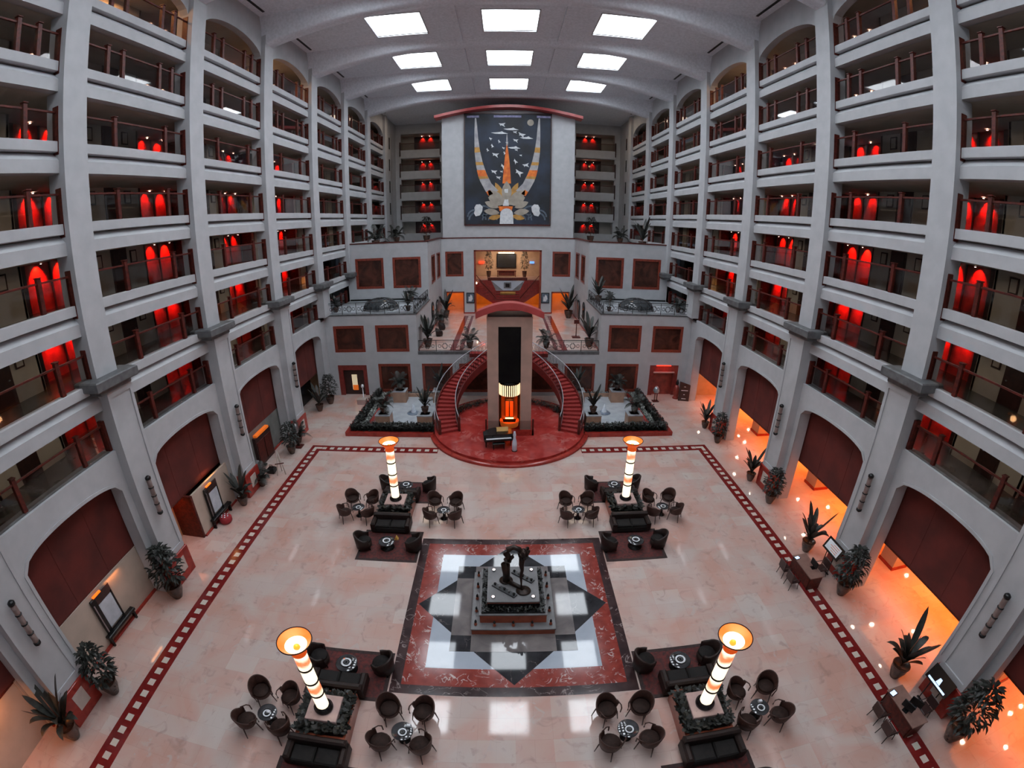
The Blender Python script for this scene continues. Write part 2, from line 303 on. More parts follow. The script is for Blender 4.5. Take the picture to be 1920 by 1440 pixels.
# ---------------------------------------------------------------- side walls
def arch_pts(a0,a1,sp,rise,n=18,e=2.3):
    P=[]
    for i in range(n+1):
        t=-1+2*i/n; P.append(((a0+a1)/2+(a1-a0)/2*t, sp+rise*(1-abs(t)**e)**(1/e)))
    return P
for s in (-1,1):
    nm=SN[s]
    w=MB()
    for k in range(-2,3):
        ya,yb=YK(k)+1.51,YK(k+1); a0,a1=ya+.52,yb-.42
        poly=[(ya,0),(a0,0)]+arch_pts(a0,a1,5.75,.65)+[(a1,0),(yb,0),(yb,7.45),(ya,7.45)]
        w.prism(poly,s*W,s*(W+.7),WHITE,'x')
        # raised moulding round the arch
        P=arch_pts(a0,a1,5.75,.65); Q=arch_pts(a0-.14,a1+.14,5.75,.79)
        w.prism([(a0,1.5)]+P+[(a1,1.5),(a1+.14,1.5)]+Q[::-1]+[(a0-.14,1.5)],s*(W-.04),s*(W+.02),WHITE,'x')
    # wall above the terraces and beyond
    for k in range(-2,6):
        ya,yb=YK(k)+1.2,YK(k+1)
        a0,a1=ya+.03,yb-.03
        poly=[(ya,27.1),(a0,27.1)]+arch_pts(a0,a1,27.25,1.15,24,2.0)+[(a1,27.1),(yb,27.1),(yb,30.25),(ya,30.25)]
        w.prism(poly,s*(W-.0),s*(W+.5),WHITE,'x')
    w.box(s*W,s*(W+.5),YK(6)+1,69.3,12.8,30.25,WHITE)
    w.box(s*(W-.0),s*(W+.7),-6,YK(-2),0,30.2,WHITE)
    w.box(s*W,s*(W+.3),YK(3),69.2,0,7.2,WHITE)
    struct('wall_'+nm,w)
    sl=MB()
    for j in range(5):
        for yv in (63.3,65.2): sl.box(s*(W-.02),s*(W+.1),yv,yv+.55,T[j]+.1,T[j]+1.75,BLACK)
    struct('window_1' if s<0 else 'window_2',sl)
    # corridor wall with alcoves
    c=MB(); x0=19.8; x1=21.0; zb,zt=6.6,28.7; y=-6.0
    for k in range(-2,7):
        a0,a1=YK(k)-.2,YK(k)+3.9
        c.box(s*x0,s*(x0+.2),y,a0,zb,zt,BEIGE)
        c.box(s*x1,s*(x1+.2),a0-.1,a1+.1,zb,zt,ALC); c.box(s*(x1-.12),s*x1,a0,a0+.95,zb,zt,BROWN); c.box(s*(x1-.06),s*x1,a0+2.4,a0+2.5,zb,zt,BROWN); c.box(s*(x1-.06),s*x1,a1-.12,a1,zb,zt,BROWN)
        c.box(s*x0,s*x1,a0-.14,a0-.02,zb,zt,REDWOOD); c.box(s*x0,s*x1,a1+.02,a1+.14,zb,zt,REDWOOD)
        y=a1
    c.box(s*W,s*21.2,66.5,66.7,zb,zt,BEIGE)
    struct('wall_%s_corridor'%nm,c)
    # panelling strips inside alcoves (pattern of the lacquered wall)
    # floor slabs with fascia
    for j in range(7):
        t=T[j]; q=MB()
        q.box(s*(W+.42),s*21.1,-6,66.6,t-.3,t-.25,CORFL); q.box(s*(W+.42),s*21.1,-6,66.6,t-1.2,t-.3,BEIGE)
        if j<6:
            q.prism([(s*W,t-.72),(s*W,t-1.2),(s*(W+.45),t-1.2),(s*(W+.45),t-.44),(s*(W+.3),t-.44)],-6,YK(6)+.2,WHITE,'y')
            # soffit strip
        struct('floor_slab',q)
    q=MB(); q.box(s*(W+.5),s*21.2,-6,66.6,28.6,28.75,BEIGE); struct('corridor_ceiling',q)
    # pillars
    for k in range(-2,7):
        yn=YK(k); p=MB()
        p.box(s*16.2,s*17.2,yn-.15,yn+1.07,(10.2 if k<5 else 13.2),30.2,WHITE,.03)
        col=p.build('pillar',None,kind='structure')
        if k<5:
            q=MB(); zc=10.0
            P=[(15.98,zc),(15.84,zc+.1),(15.84,zc+.22),(15.62,zc+.34),(15.58,zc+.38),(15.58,zc+.66),(15.98,zc+.66)]
            vs=[]; 
            # moulded capital: stacked bevelled slabs
            q.box(s*15.85,s*17,yn-.45,yn+1.4,zc,zc+.22,DARKST,.03); q.box(s*15.6,s*17,yn-.75,yn+1.7,zc+.22,zc+.64,DARKST,.05)
            q.build('capital',col)
        if k<4:
            q=MB(); zb=1.5 if k<3 else 7.6
            q.box(s*16.06,s*17.2,yn,yn+1.51,zb,10.02,WHITE)
            # raised frame leaving a sunk panel
            q.box(s*16.0,s*16.06,yn,yn+.16,zb,10.0,WHITE); q.box(s*16.0,s*16.06,yn+1.35,yn+1.51,zb,10.0,WHITE)
            q.box(s*16.0,s*16.06,yn+.16,yn+1.35,9.72,10.0,WHITE); q.box(s*16.0,s*16.06,yn+.16,yn+1.35,zb,zb+.3,WHITE)
            q.build('lower_shaft',col)
            if k<3:
                q=MB(); q.box(s*15.92,s*17.25,yn-.08,yn+1.6,0,1.5,REDM,.02); pl=q.build('plinth',col)
                q=MB(); q.box(s*15.9,s*15.93,yn+.45,yn+1.1,.45,1.2,CREAMM); q.build('inset_panel',pl)
                for o_ in (0,):
                    g=MB(); g.box(s*17.1,s*17.3,yn+1.5,yn+1.75,0,6.3,REDWOOD); g.box(s*17.1,s*17.3,yn-.25,yn,0,6.3,REDWOOD); g.build('door_jamb',col)
        elif k>=5: pass
    # fabric screens high in the arches
    for k in range(-2,3):
        ya,yb=YK(k)+1.6,YK(k+1)-.1
        q=MB(); q.box(s*17.33,s*17.39,ya,yb,2.65,6.75,SCREEN)
        for i in (2,4): q.box(s*17.315,s*17.33,ya+(yb-ya)*i/6-.012,ya+(yb-ya)*i/6+.012,2.65,6.75,SCREEN)
        q.box(s*17.32,s*17.42,ya,yb,2.6,2.68,REDWOOD)
        sc=q.build('arch_screen'); sc['label']='dark red fabric screen in the %s arcade arch, %s bay from the far end'%(nm,ORD[4-k-1]); sc['category']='screen'; sc['group']='fabric screens in the arches'
# ---------------------------------------------------------------- side arcade rooms
for s in (-1,1):
    q=MB(); q.box(s*17.45,s*26,-6,39,3.3,3.4,BEIGE); ac=struct('arcade_ceiling',q)
    if s>0:
        for (x,y) in [(19.73,21.03),(18.05,20.95),(24.85,15.48),(18.13,12.79),(19.48,12.62),(21.82,11.35),(18.08,9.96),(19.76,4.5),(21.96,3.17),(18.0,4.44),(24.81,4.55),(23.76,4.53),(18.14,37.24),(22.0,34.89),(19.78,32.13),(23.78,37.5),(22.0,36.21),(18.19,29.4),(18.11,26.46),(21.87,25.18),(23.81,23.75)]:
            q=MB(); q.lathe([(0,3.25),(.09,3.26),(.12,3.3)],ARCB,x,y,n=10); q.build('downlight',ac)
    q=MB(); q.box(s*25.8,s*26,-6,39,0,3.4,ORWALL); q.box(s*17.2,s*26,38.65,38.9,0,3.4,ORWALL); q.box(s*17.2,s*26,-6.2,-6,0,3.4,ORWALL); struct('wall_%s_arcade'%SN[s],q)
for k in range(-1,3):
    yn=YK(k); q=MB(); q.box(19.7,20.8,yn+.15,yn+1.25,0,3.3,PANELB); q.box(19.65,20.85,yn+.1,yn+1.3,0,.18,REDM); struct('arcade_column',q)
for k in range(-2,3):
    light('AREA',(20.8,YK(k)+4.9,3.25),(560 if k>-2 else 430),(1.0,0.19,0.008),(4.5,5.5),spread=math.radians(115))
# left arcade infill panels
q=MB()
q.box(-17.45,-17.25,4.5,13.2,0,2.65,PANELB); q.box(-17.25,-17.12,4.5,13.2,0,.1,REDM)
q.box(-16.95,-16.8,17.25,21.4,0,2.65,PANELB); q.box(-16.8,-16.7,17.25,21.4,0,.1,REDM); q.box(-18.4,-16.8,17.1,17.25,0,2.65,REDWOOD)
q.box(-18.5,-18.35,14.6,17.3,0,2.65,ORWALL)
q.box(-17.45,-17.3,22.8,29.6,0,2.65,GREYP); q.box(-17.3,-17.2,22.8,29.6,0,.12,REDM)
q.box(-17.5,-17.35,-6,4.5,0,2.65,PANELB); q.box(-18.6,-18.4,30,38,0,2.65,BLACK)  # the black sheet stands in for the darkness of an open bay
struct('wall_left_panels',q)
light('AREA',(-17.75,15.9,2.6),28,(1.0,0.2,0.02),(1.0,2.0)); light('AREA',(-16.7,2.2,2.9),60,(1.0,0.3,0.05),(.8,3.0))
light('AREA',(-17.1,10.8,2.55),7,(1.0,0.35,0.1),(.15,1.0)); light('AREA',(-16.95,19.2,3.0),8,(1.0,0.45,0.15),(.3,1.0))
# ---------------------------------------------------------------- ceiling with skylights
SKX=[(-10.05,-6.2),(-1.97,1.93),(6.2,10.05)]; SKYY=[33.72+8.157*n for n in range(-4,3)]
c=MB(); zc=30.25; xs=sorted([-17.1,17.1]+[v for p in SKX for v in p]); ys=sorted([-6,70]+[v for y in SKYY for v in (y-1.95,y+1.95)])
for i in range(len(xs)-1):
    for j in range(len(ys)-1):
        cx=(xs[i]+xs[i+1])/2; cy=(ys[j]+ys[j+1])/2
        if any(a<cx<b_ for a,b_ in SKX) and any(y-1.95<cy<y+1.95 for y in SKYY): continue
        c.box(xs[i],xs[i+1],ys[j],ys[j+1],zc,zc+.5,CEIL)
CE=struct('ceiling',c)
r=MB()
for x in (-3.95,3.95):
    r.box(x-.25,x+.25,-6,55.3,30.08,30.26,CEIL)
r.build('long_rib',CE)
for k in range(-2,6):
    y=YK(k)+.5; q=MB(); n=40; hw=.55
    vs=[]; fs=[]
    for i in range(n+1):
        x=-16.6+33.2*i/n; zl=30.0-1.75*(abs(x)/16.6)**2.4; d=30.25-zl
        prof=[(-hw-.55,30.25),(-hw-.22,30.25-.35*d),(-hw,zl+.12),(-hw+.12,zl),(hw-.12,zl),(hw,zl+.12),(hw+.22,30.25-.35*d),(hw+.55,30.25)]
        for (dy,zz) in prof: vs.append((x,y+dy,zz))
    m_=8
    for i in range(n):
        for a in range(m_-1): fs.append((i*m_+a,(i+1)*m_+a,(i+1)*m_+a+1,i*m_+a+1))
    q.add(vs,fs,CEIL,True); q.build('beam',CE)
q=MB()
for k in range(-2,6):
    for s in (-1,1): q.box(s*15.82,s*15.98,YK(k)+2.6,YK(k)+7.0,30.2,30.26,BLACK)
q.build('air_slot',CE)
n=3
for y in SKYY:
    for (a,b_) in SKX:
        q=MB(); q.box(a-.09,a,y-2.04,y+2.04,30.2,30.9,WHITE); q.box(b_,b_+.09,y-2.04,y+2.04,30.2,30.9,WHITE); q.box(a,b_,y-2.04,y-1.95,30.2,30.9,WHITE); q.box(a,b_,y+1.95,y+2.04,30.2,30.9,WHITE)
        wn=q.build('window_%d'%n,None,kind='structure'); n+=1
        q=MB(); q.box(a,b_,y-1.95,y+1.95,30.32,30.36,SKYE); q.build('skylight_pane',wn)
WINN=n
# wall behind the camera
q=MB(); q.box(-17.2,17.2,-6.4,-6,0,30.3,WHITE); struct('wall_front',q)
# ---------------------------------------------------------------- far block
def wall_holes(mb,a0,a1,z0,z1,holes,p0,p1,mt,axis='y'):
    xs=sorted({a0,a1,*[h[0] for h in holes],*[h[1] for h in holes]}); zs=sorted({z0,z1,*[h[2] for h in holes],*[h[3] for h in holes]})
    for i in range(len(xs)-1):
        for j in range(len(zs)-1):
            cx=(xs[i]+xs[i+1])/2; cz=(zs[j]+zs[j+1])/2
            if any(h[0]<cx<h[1] and h[2]<cz<h[3] for h in holes): continue
            if axis=='y': mb.box(xs[i],xs[i+1],p0,p1,zs[j],zs[j+1],mt)
            else: mb.box(p0,p1,xs[i],xs[i+1],zs[j],zs[j+1],mt)
def window(a0,a1,z0,z1,p,axis='y',sgn=1,fw=.24,pane=None,mull=None):
    global WINN
    q=MB()
    def bx(u0,u1,w0,w1,d0,d1,mt):
        if axis=='y': q.box(u0,u1,p+d0,p+d1,w0,w1,mt)
        else: q.box(p+sgn*d0,p+sgn*d1,u0,u1,w0,w1,mt)
    bx(a0,a1,z0,z0+fw,-.02,.2,FRAMEW); bx(a0,a1,z1-fw,z1,-.02,.2,FRAMEW); bx(a0,a0+fw,z0+fw,z1-fw,-.02,.2,FRAMEW); bx(a1-fw,a1,z0+fw,z1-fw,-.02,.2,FRAMEW)
    o=q.build('window_%d'%WINN,None,kind='structure'); WINN+=1
    q=MB(); bx(a0+fw,a1-fw,z0+fw,z1-fw,.12,.16,pane or DGLASS); q.build('pane',o); return o
F=38.65; tf=MB()
mir=lambda L:[(a,b_,c_,d) for a,b_,c_,d in L]+[(-b_,-a,c_,d) for a,b_,c_,d in L]
gw=mir([(-11.8,-8.82,.34,3.05),(-7.76,-5.0,.34,3.05),(-4.4,-1.6,.34,3.05)]); gd=mir([(-15.73,-12.92,0,2.94)])
uw=mir([(-15.78,-12.86,4.18,6.61),(-11.8,-8.8,4.19,6.61)])
q=MB(); wall_holes(q,-16.6,16.6,0,4.15,gw+gd,F,F+.3,WHITE); 
for s in (-1,1):
    wall_holes(q,*(sorted((s*8.05,s*16.6))),4.15,7.6,[h for h in uw if h[0]*s>0],F,F+.3,WHITE)
    wall_holes(q,F+.3,46.2,4.15,7.6,[],s*8.05,s*8.35,WHITE,'x')
    sw=[(48.3,50.9,8.85,11.9),(52.2,54.9,8.85,11.9)]
    wall_holes(q,46.2,56.0,4.15,13.45,sw,s*8.1,s*8.4,WHITE,'x')
    up=[h for h in mir([(-15.72,-12.71,8.82,11.97),(-11.75,-8.85,8.82,11.97)]) if h[0]*s>0]
    wall_holes(q,*(sorted((s*8.4,s*16.6))),7.6,13.45,up,46.2,46.5,WHITE)
    for h in up: window(h[0],h[1],h[2],h[3],46.2)
    for h in sw: window(h[0],h[1],h[2],h[3],s*8.1,'x',s,.18)
    # roof terrace and coping
    tf.box(s*8.4,s*16.6,46.5,69.2,12.6,12.9,WHITE); q.box(s*8.3,s*16.6,46.15,46.5,13.45,13.56,REDWOOD); q.box(s*8.02,s*8.45,46.15,56.0,13.45,13.56,REDWOOD)
    # terrace floor
    tf.box(s*8.35,s*16.6,F+.3,46.2,7.1,7.6,POOL); q.box(s*8.0,s*16.6,F-.03,F+.3,7.5,7.62,DARKST); q.box(s*8.0,s*8.35,F,46.2,7.5,7.62,DARKST)
    q.box(s*8.4,s*16.5,46.1,46.2,7.6,7.75,BLACK)
bw=mir([(-7.6,-5.4,8.78,11.83)]); bd=mir([(-7.5,-5.45,4.15,6.75)]); ni=[(-4.05,4.0,4.15,11.9)]
wall_holes(q,-8.1,8.1,4.15,13.45,bw+bd+ni,56,56.35,WHITE)
q.box(-8.1,8.1,55.95,56.3,13.4,13.52,REDWOOD)
struct('wall_back',q); struct('floor_terrace',tf)
for h in gw+uw+bw: window(h[0],h[1],h[2],h[3],F if h in gw+uw else 56)
# mezzanine floor
q=MB(); q.box(-16.5,16.5,F+.3,64,3.7,4.15,FLOORM); q.box(-8.05,8.05,F-.02,F+.3,3.9,4.16,DARKST)
mz=struct('floor_mezzanine',q)
q=MB()
for s in (-1,1):
    q.box(s*4.1,s*5.25,F+.3,54.5,4.1,4.154,BORD); y=39.4
    while y<54.2: q.box(s*4.4,s*4.75,y,y+.28,4.1,4.158,CREAMT); y+=.56
q.build('border_inlay',mz)
# baseboards of mezzanine
q=MB()
for s in (-1,1):
    q.box(s*8.0,s*8.05,F+.3,56,4.15,4.35,REDM); q.box(s*4.1,s*5.4,55.94,56,4.15,4.3,REDM)
struct('baseboard_mezzanine',q)
# mural block on the roof
q=MB(); n=30; top=[(-7.85+15.7*i/n, 28.0+.85*math.cos(PI/2*(-1+2*i/n))) for i in range(n+1)]
q.prism([(-7.85,13.4)]+top+[(7.85,13.4)],56.1,69.2,WHITE,'y'); struct('wall_mural',q)
q=MB(); pts=[(-8.6+17.2*i/n, 27.75+1.15*math.cos(PI/2*(-1+2*i/n))) for i in range(n+1)]
q.prism(pts+[(x,z+.32) for x,z in pts[::-1]],54.9,56.6,CANOPY,'y'); struct('trim_1',q)
# end walls with balconies
for s in (-1,1):
    q=MB(); E=[26.35-3.15*j for j in range(5)]
    holes=[(-15.7,-9.9,E[j],(28.8 if j==0 else E[j-1]-1.27)) for j in range(4)]+[(-15.7,-9.9,13.9,E[3]-1.27)]
    if s>0: holes=[(-b_,-a,c_,d) for a,b_,c_,d in holes]
    wall_holes(q,*(sorted((s*7.85,s*16.6))),12.9,30.25,holes,69.2,69.6,WHITE)
    for j in range(4): q.box(s*9.9,s*15.7,69.6,72,E[j]-1.2,E[j]-.3,BEIGE)
    q.box(s*7.5,s*16.6,72,72.2,12.9,30.2,BROWN); q.box(s*9.0,s*9.2,69.6,72,12.9,30.2,BROWN); q.box(s*16.0,s*16.2,69.6,72,12.9,30.2,BEIGE)
    q.box(s*14.2,s*16.0,71.8,72.05,12.9,30.2,BEIGE); q.box(s*9,s*16,69.6,72,28.8,28.9,BEIGE)
    struct('wall_back_'+SN[s],q)
    q=MB()
    for (x,y) in ((7.86,9.9),): pass
# ---------------------------------------------------------------- balconies
def balcony_proto(s,typ):
    t=thing('balcony','','balcony')
    y0,y1=-.33,6.6     # local y, origin at near end of parapet + .33
    if typ!='C':
        q=MB(); q.box(0,s*.42,0,6.9,-.40,0,WHITE,.015); q.build('parapet',t)
    else:
        q=MB(); q.box(s*-.02,s*.5,0,6.7,-.06,.02,DARKST); q.build('sill',t)
    q=MB(); q.box(s*.14,s*.155,.05,6.8,.02,1.08,GLASS); q.build('glass_panel',t)
    q=MB(); q.box(s*.11,s*.19,.02,6.85,1.08,1.16,REDWOOD,.01); q.build('handrail',t)
    ps=[1.85,5.3]
    if typ=='A': ps=[1.35,2.3,4.85,5.8]
    for p in ps:
        q=MB(); q.box(s*.06,s*.24,p-.09,p+.09,0,1.30,REDWOOD,.02); q.box(s*.02,s*.28,p-.11,p+.11,1.30,1.35,REDWOOD,.01); q.build('post',t)
    q=MB(); q.box(s*-.03,s*.3,6.74,6.9,(-.5 if typ!='C' else 0),1.35,REDWOOD,.02); q.build('end_post',t)
    return t
PROT={}
for s in (-1,1):
    for k in KS:
        for j in range(7):
            if j>=6 and k>3: continue
            if j==5 and k>3: continue
            typ='A' if j<2 else ('C' if j==6 else 'B')
            lab='white balcony on %s wall, %s row from the top, %s bay from far end'%(SN[s],ORD[j+1],FARN(k)) if typ!='C' else 'glass-railed opening in %s wall, lowest row, %s bay from far end'%(SN[s],FARN(k))
            ds=.18 if typ=='C' else 0
            loc=(s*(W+ds),YK(k)+(1.24 if typ!='C' else 1.51),T[j] if typ!='C' else 7.45)
            key=(s,typ)
            if key not in PROT:
                o=balcony_proto(s,typ); PROT[key]=o; o['label']=lab; o.location=loc
            else: o=dup(PROT[key],lab,loc)
            o['group']='balconies of the %s wall'%SN[s]
            if typ=='C': o.scale=(1,.965,1)
for s in (-1,1):
    pr=None
    for j in range(4):
        z=26.35-3.15*j
        lab='balcony band on the end wall %s of the mural, %s from the top'%(SN[s],ORD[j+1])
        if pr is None:
            pr=thing('balcony',lab,'balcony',(s*12.8,69.1,z)); q=MB(); q.box(-2.95,2.95,-.1,.5,-1.22,0,WHITE,.02); q.build('parapet',pr)
            q=MB(); q.box(-2.9,2.9,.2,.21,0,1.0,GLASS); q.build('glass_panel',pr)
            q=MB(); q.box(-2.95,2.95,.17,.24,1.0,1.07,REDWOOD); q.build('handrail',pr)
            for x in (-2.98,2.98): q=MB(); q.box(x-.08,x+.08,-.14,.2,-.9,1.2,BROWN); q.build('end_post',pr)
            o=pr
        else: o=dup(pr,lab,(s*12.8,69.1,z))
        o['group']='balconies of the end wall'
# ---------------------------------------------------------------- corridor doors, pictures, red downlights
DN=[1]
doorp={}; picp=None
for s in (-1,1):
    for k in range(-2,5):
        for j in range(7):
            if j>5 and k>2: continue
            y=YK(k)+5.25; z=T[j]-.25
            if s not in doorp:
                q=MB(); q.box(-s*.03,s*.05,0,1.15,0,2.3,BROWN,.01)
                o=q.build('door_1'); o['kind']='structure'; q=MB(); q.box(-s*.05,-s*.02,.12,1.03,.05,2.18,BROWN); q.build('door_leaf',o)
                q=MB(); q.box(-s*.1,-s*.04,.9,.98,1.0,1.05,CHROME); q.build('door_handle',o); o.location=(s*19.79,y,z); doorp[s]=o
            else:
                o=dup(doorp[s],None,(s*19.79,y,z)); o.name='door_%d'%DN[0]
            DN[0]+=1
            if 2<=j and k<=1:
                for a,yo in (('before',4.35),('past',6.9)):
                    if s==1 and a=='before' and j<3: continue
                    lab='small framed picture just %s the corridor door, %s wall, %s row from the top, %s bay from the far end'%(a,SN[s],ORD[j+1],FARN(k))
                    lab='framed picture %s the door, %s wall, %s row down, %s bay from far end'%(a,SN[s],ORD[j+1],FARN(k))
                    if picp is None:
                        picp=thing('framed_picture',lab,'picture',group='corridor pictures'); q=MB(); q.box(-.03,.03,-.24,.24,-.34,.34,BROWN,.01); q.build('frame',picp)
                        q=MB(); q.box(-.035,.035,-.17,.17,-.27,.27,BEIGE); q.build('print',picp); o=picp
                    else: o=dup(picp,lab)
                    o.location=(s*19.76,YK(k)+yo,T[j]-.25+1.65)
# downlights
dlp=None
def downlight(loc,lab,grp,mt=HOT,cat='downlight',r=.055):
    global dlp
    if dlp is None or mt is not HOT:
        t=thing('ceiling_downlight',lab,cat,group=grp); q=MB(); q.lathe([(r*1.5,0),(r*1.5,-.03),(r,-.03)],CHROME,n=10); q.build('rim',t)
        q=MB(); q.lathe([(0.0,-.04),(r*.7,-.035),(r,-.015)],mt,n=10); q.build('bulb',t)
        if mt is HOT: dlp=t
    else: t=dup(dlp,lab,group=grp)
    t.location=loc; return t
STR={0:.06,1:.2,2:.7,3:1.2,4:1.6,5:1.7,6:1.5}
for s in (-1,1):
    for k in range(-1,6):
        for j in range(7):
            if j>=5 and k>3: continue
            for i,yo in enumerate((1.45,2.85)):
                y=YK(k)+yo; z=T[j]-.25+2.12
                if j==0: z=28.55
                lab='%s alcove downlight, %s wall, %s row down, %s bay from far end'%(('nearer','farther')[i],SN[s],ORD[j+1],ORD[7-k])
                lab=lab.replace('small red-tinted ','')
                downlight((s*20.55,y,z),lab,'red alcove downlights')
                if k>=4 and i==1: continue
                rnd=random.Random(j*31+k*7+i+(s>0)*100).random()
                e=2300*STR[j]*(.35+1.0*rnd)
                light('SPOT',(s*20.72,y,z-.07),e*.22,(1.0,0.012,0.004),.04,(0,-s*math.radians(38),0),spot_size=math.radians(88),spot_blend=.7)
# warm-lit top floor bays
for s in (-1,1): light('AREA',(s*18.6,YK(2)+4.2,28.4),300,(1.0,0.52,0.22),(1.5,2.5)); 
light('AREA',(-18.6,YK(0)+5.4,28.4),260,(1.0,0.48,0.2),(1.0,1.4)); light('AREA',(18.6,YK(0)+1.5,28.4),150,(1.0,0.4,0.15),(1.0,1.4))
light('AREA',(18.9,YK(3)+3,10.9),50,(1.0,0.45,0.1),(1,2)); light('AREA',(-18.9,YK(3)+4.5,10.9),50,(1.0,0.35,0.08),(1,2))
for s in (-1,1):
    for j in range(5):
        z=(28.7,24.8,21.65,18.5,15.3)[j]
        for i,x in enumerate((12.9,11.7)):
            downlight((s*x,71.2,z),'%s downlight over end wall corridor %s of mural, %s row down'%(('outer','inner')[i],SN[s],ORD[j+1]),'end wall downlights')
            light('SPOT',(s*x,71.72,z-.08),420,(1.0,0.012,0.004),.05,(math.radians(38),0,0),spot_size=math.radians(88),spot_blend=.7)
EXPO=-0.47
for s in (-1,1): light('AREA',(s*12.0,61.0,30.1),260,(1.0,.78,.58),(4,4))  # unseen warm lights added behind the last beam to brighten the end walls
# corridor general light (the corridors are dimly lit, warm)
for s in (-1,1):
    for j in range(7):
        for y in (11,30,48): 
            if j>4 and y>40: continue
            light('AREA',(s*18.3,y,T[j]+1.6),38,(1.0,.78,.55),(.3,12))
# ---------------------------------------------------------------- plants
def frond(mb,base,az,length,rise,droop,width,mt,nl=9,leaflet=True):
    bx,by,bz=base; P=[]
    for i in range(nl+1):
        t=i/nl; r=length*t*(1-.15*t); P.append(Vector((bx+r*math.cos(az),by+r*math.sin(az),bz+rise*t-droop*t*t)))
    side=Vector((-math.sin(az),math.cos(az),0))
    if leaflet:
        mb.tube(P,[.012*(1-.7*i/nl) for i in range(nl+1)],mt,4,True,False)
        for i in range(1,nl):
            t=i/nl; w=width*math.sin(PI*min(1,t*.85+.12)); d=(P[i+1]-P[i]).normalized()
            for sg in (-1,1):
                for o in (0,.5):
                    p=P[i].lerp(P[i+1],o); tip=p+side*sg*w+d*w*.55-Vector((0,0,w*.35)); q=p+d*.055
                    mid=(p+tip)/2+Vector((0,0,.02))
                    mb.add([p,mid+d*.03,tip,mid-d*.02],[(0,1,2,3)],mt,True)
                    mb.add([p,q,mid+d*.03],[(0,1,2)],mt,True)
    else:
        vs=[]; fs=[]
        for i in range(nl+1):
            t=i/nl; w=width*math.sin(PI*min(1,max(.03,t)))**.7*.5
            vs+= [P[i]-side*w+Vector((0,0,.25*w)),P[i],P[i]+side*w+Vector((0,0,.25*w))]
        for i in range(nl):
            a=i*3; fs+= [(a,a+3,a+4,a+1),(a+1,a+4,a+5,a+2)]
        mb.add(vs,fs,mt,True)
def plant(name,label,kind,loc,h,seed,potr=.3,poth=.55,potm=None,group=None,leafm=None,pot=True):
    rd=random.Random(seed); t=thing(name,label,'plant',loc,0,group); leafm=leafm or LEAF
    if pot:
        q=MB(); q.lathe([(0,0),(potr*.55,0),(potr*.62,.05),(potr*.95,poth*.6),(potr,poth*.9),(potr*1.08,poth),(potr*.95,poth),(potr*.9,poth-.05),(0,poth-.06)],potm or POT,n=18); q.build('pot',t)
    else: poth=.02
    q=MB()
    if kind=='palm':
        n=15
        for i in range(n):
            az=2*PI*i/n*2.4+rd.random()*.5; u=i/n
            frond(q,(0,0,poth-.05),az,h*(.42+.25*rd.random())*(1.1-.5*u*.6),h*(.62+.5*u),h*(.42+.35*(1-u)),h*.16,leafm,8)
    elif kind=='fan':
        for i in range(17):
            az=2*PI*i*.382+rd.random()*.4; u=i/17
            frond(q,(0,0,poth+h*.15*u),az,h*(.35+.2*rd.random()),h*(.55+.45*u),h*(.1+.45*rd.random()),h*.125,leafm,7,False)
        q.tube([(0,0,poth-.05),(0.02,0,poth+h*.4),(0,.03,poth+h*.7)],[.03,.02,.01],TERRA,6)
    elif kind=='bush':
        for i in range(300):
            a=rd.random()*2*PI; r=h*.42*math.sqrt(rd.random()); zz=poth+h*.12+h*.8*rd.random(); r*=math.sin(PI*min(1,.18+.8*(zz-poth)/h))
            frond(q,(r*math.cos(a)*.7,r*math.sin(a)*.7,zz),a+rd.uniform(-.9,.9),h*.17,h*.07,h*rd.uniform(.04,.16),h*.05,leafm,3,False)
        q.tube([(0,0,poth-.05),(0,0,poth+h*.6)],[.03,.015],TERRA,5)
    q.build('foliage',t); return t
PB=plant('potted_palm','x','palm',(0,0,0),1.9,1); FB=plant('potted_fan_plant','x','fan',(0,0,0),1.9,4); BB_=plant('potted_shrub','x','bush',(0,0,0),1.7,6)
USED=set()
def put(base,lab,loc,rz=0,sc=1,grp=None,name=None):
    if not isinstance(sc,tuple): sc=(sc,)*3
    if base not in USED:
        USED.add(base); o=base; o['label']=lab; o.location=loc; o.rotation_euler=(0,0,rz); o.scale=sc
        if grp:o['group']=grp
        return o
    o=dup(base,lab,loc,rz,grp,sc); return o
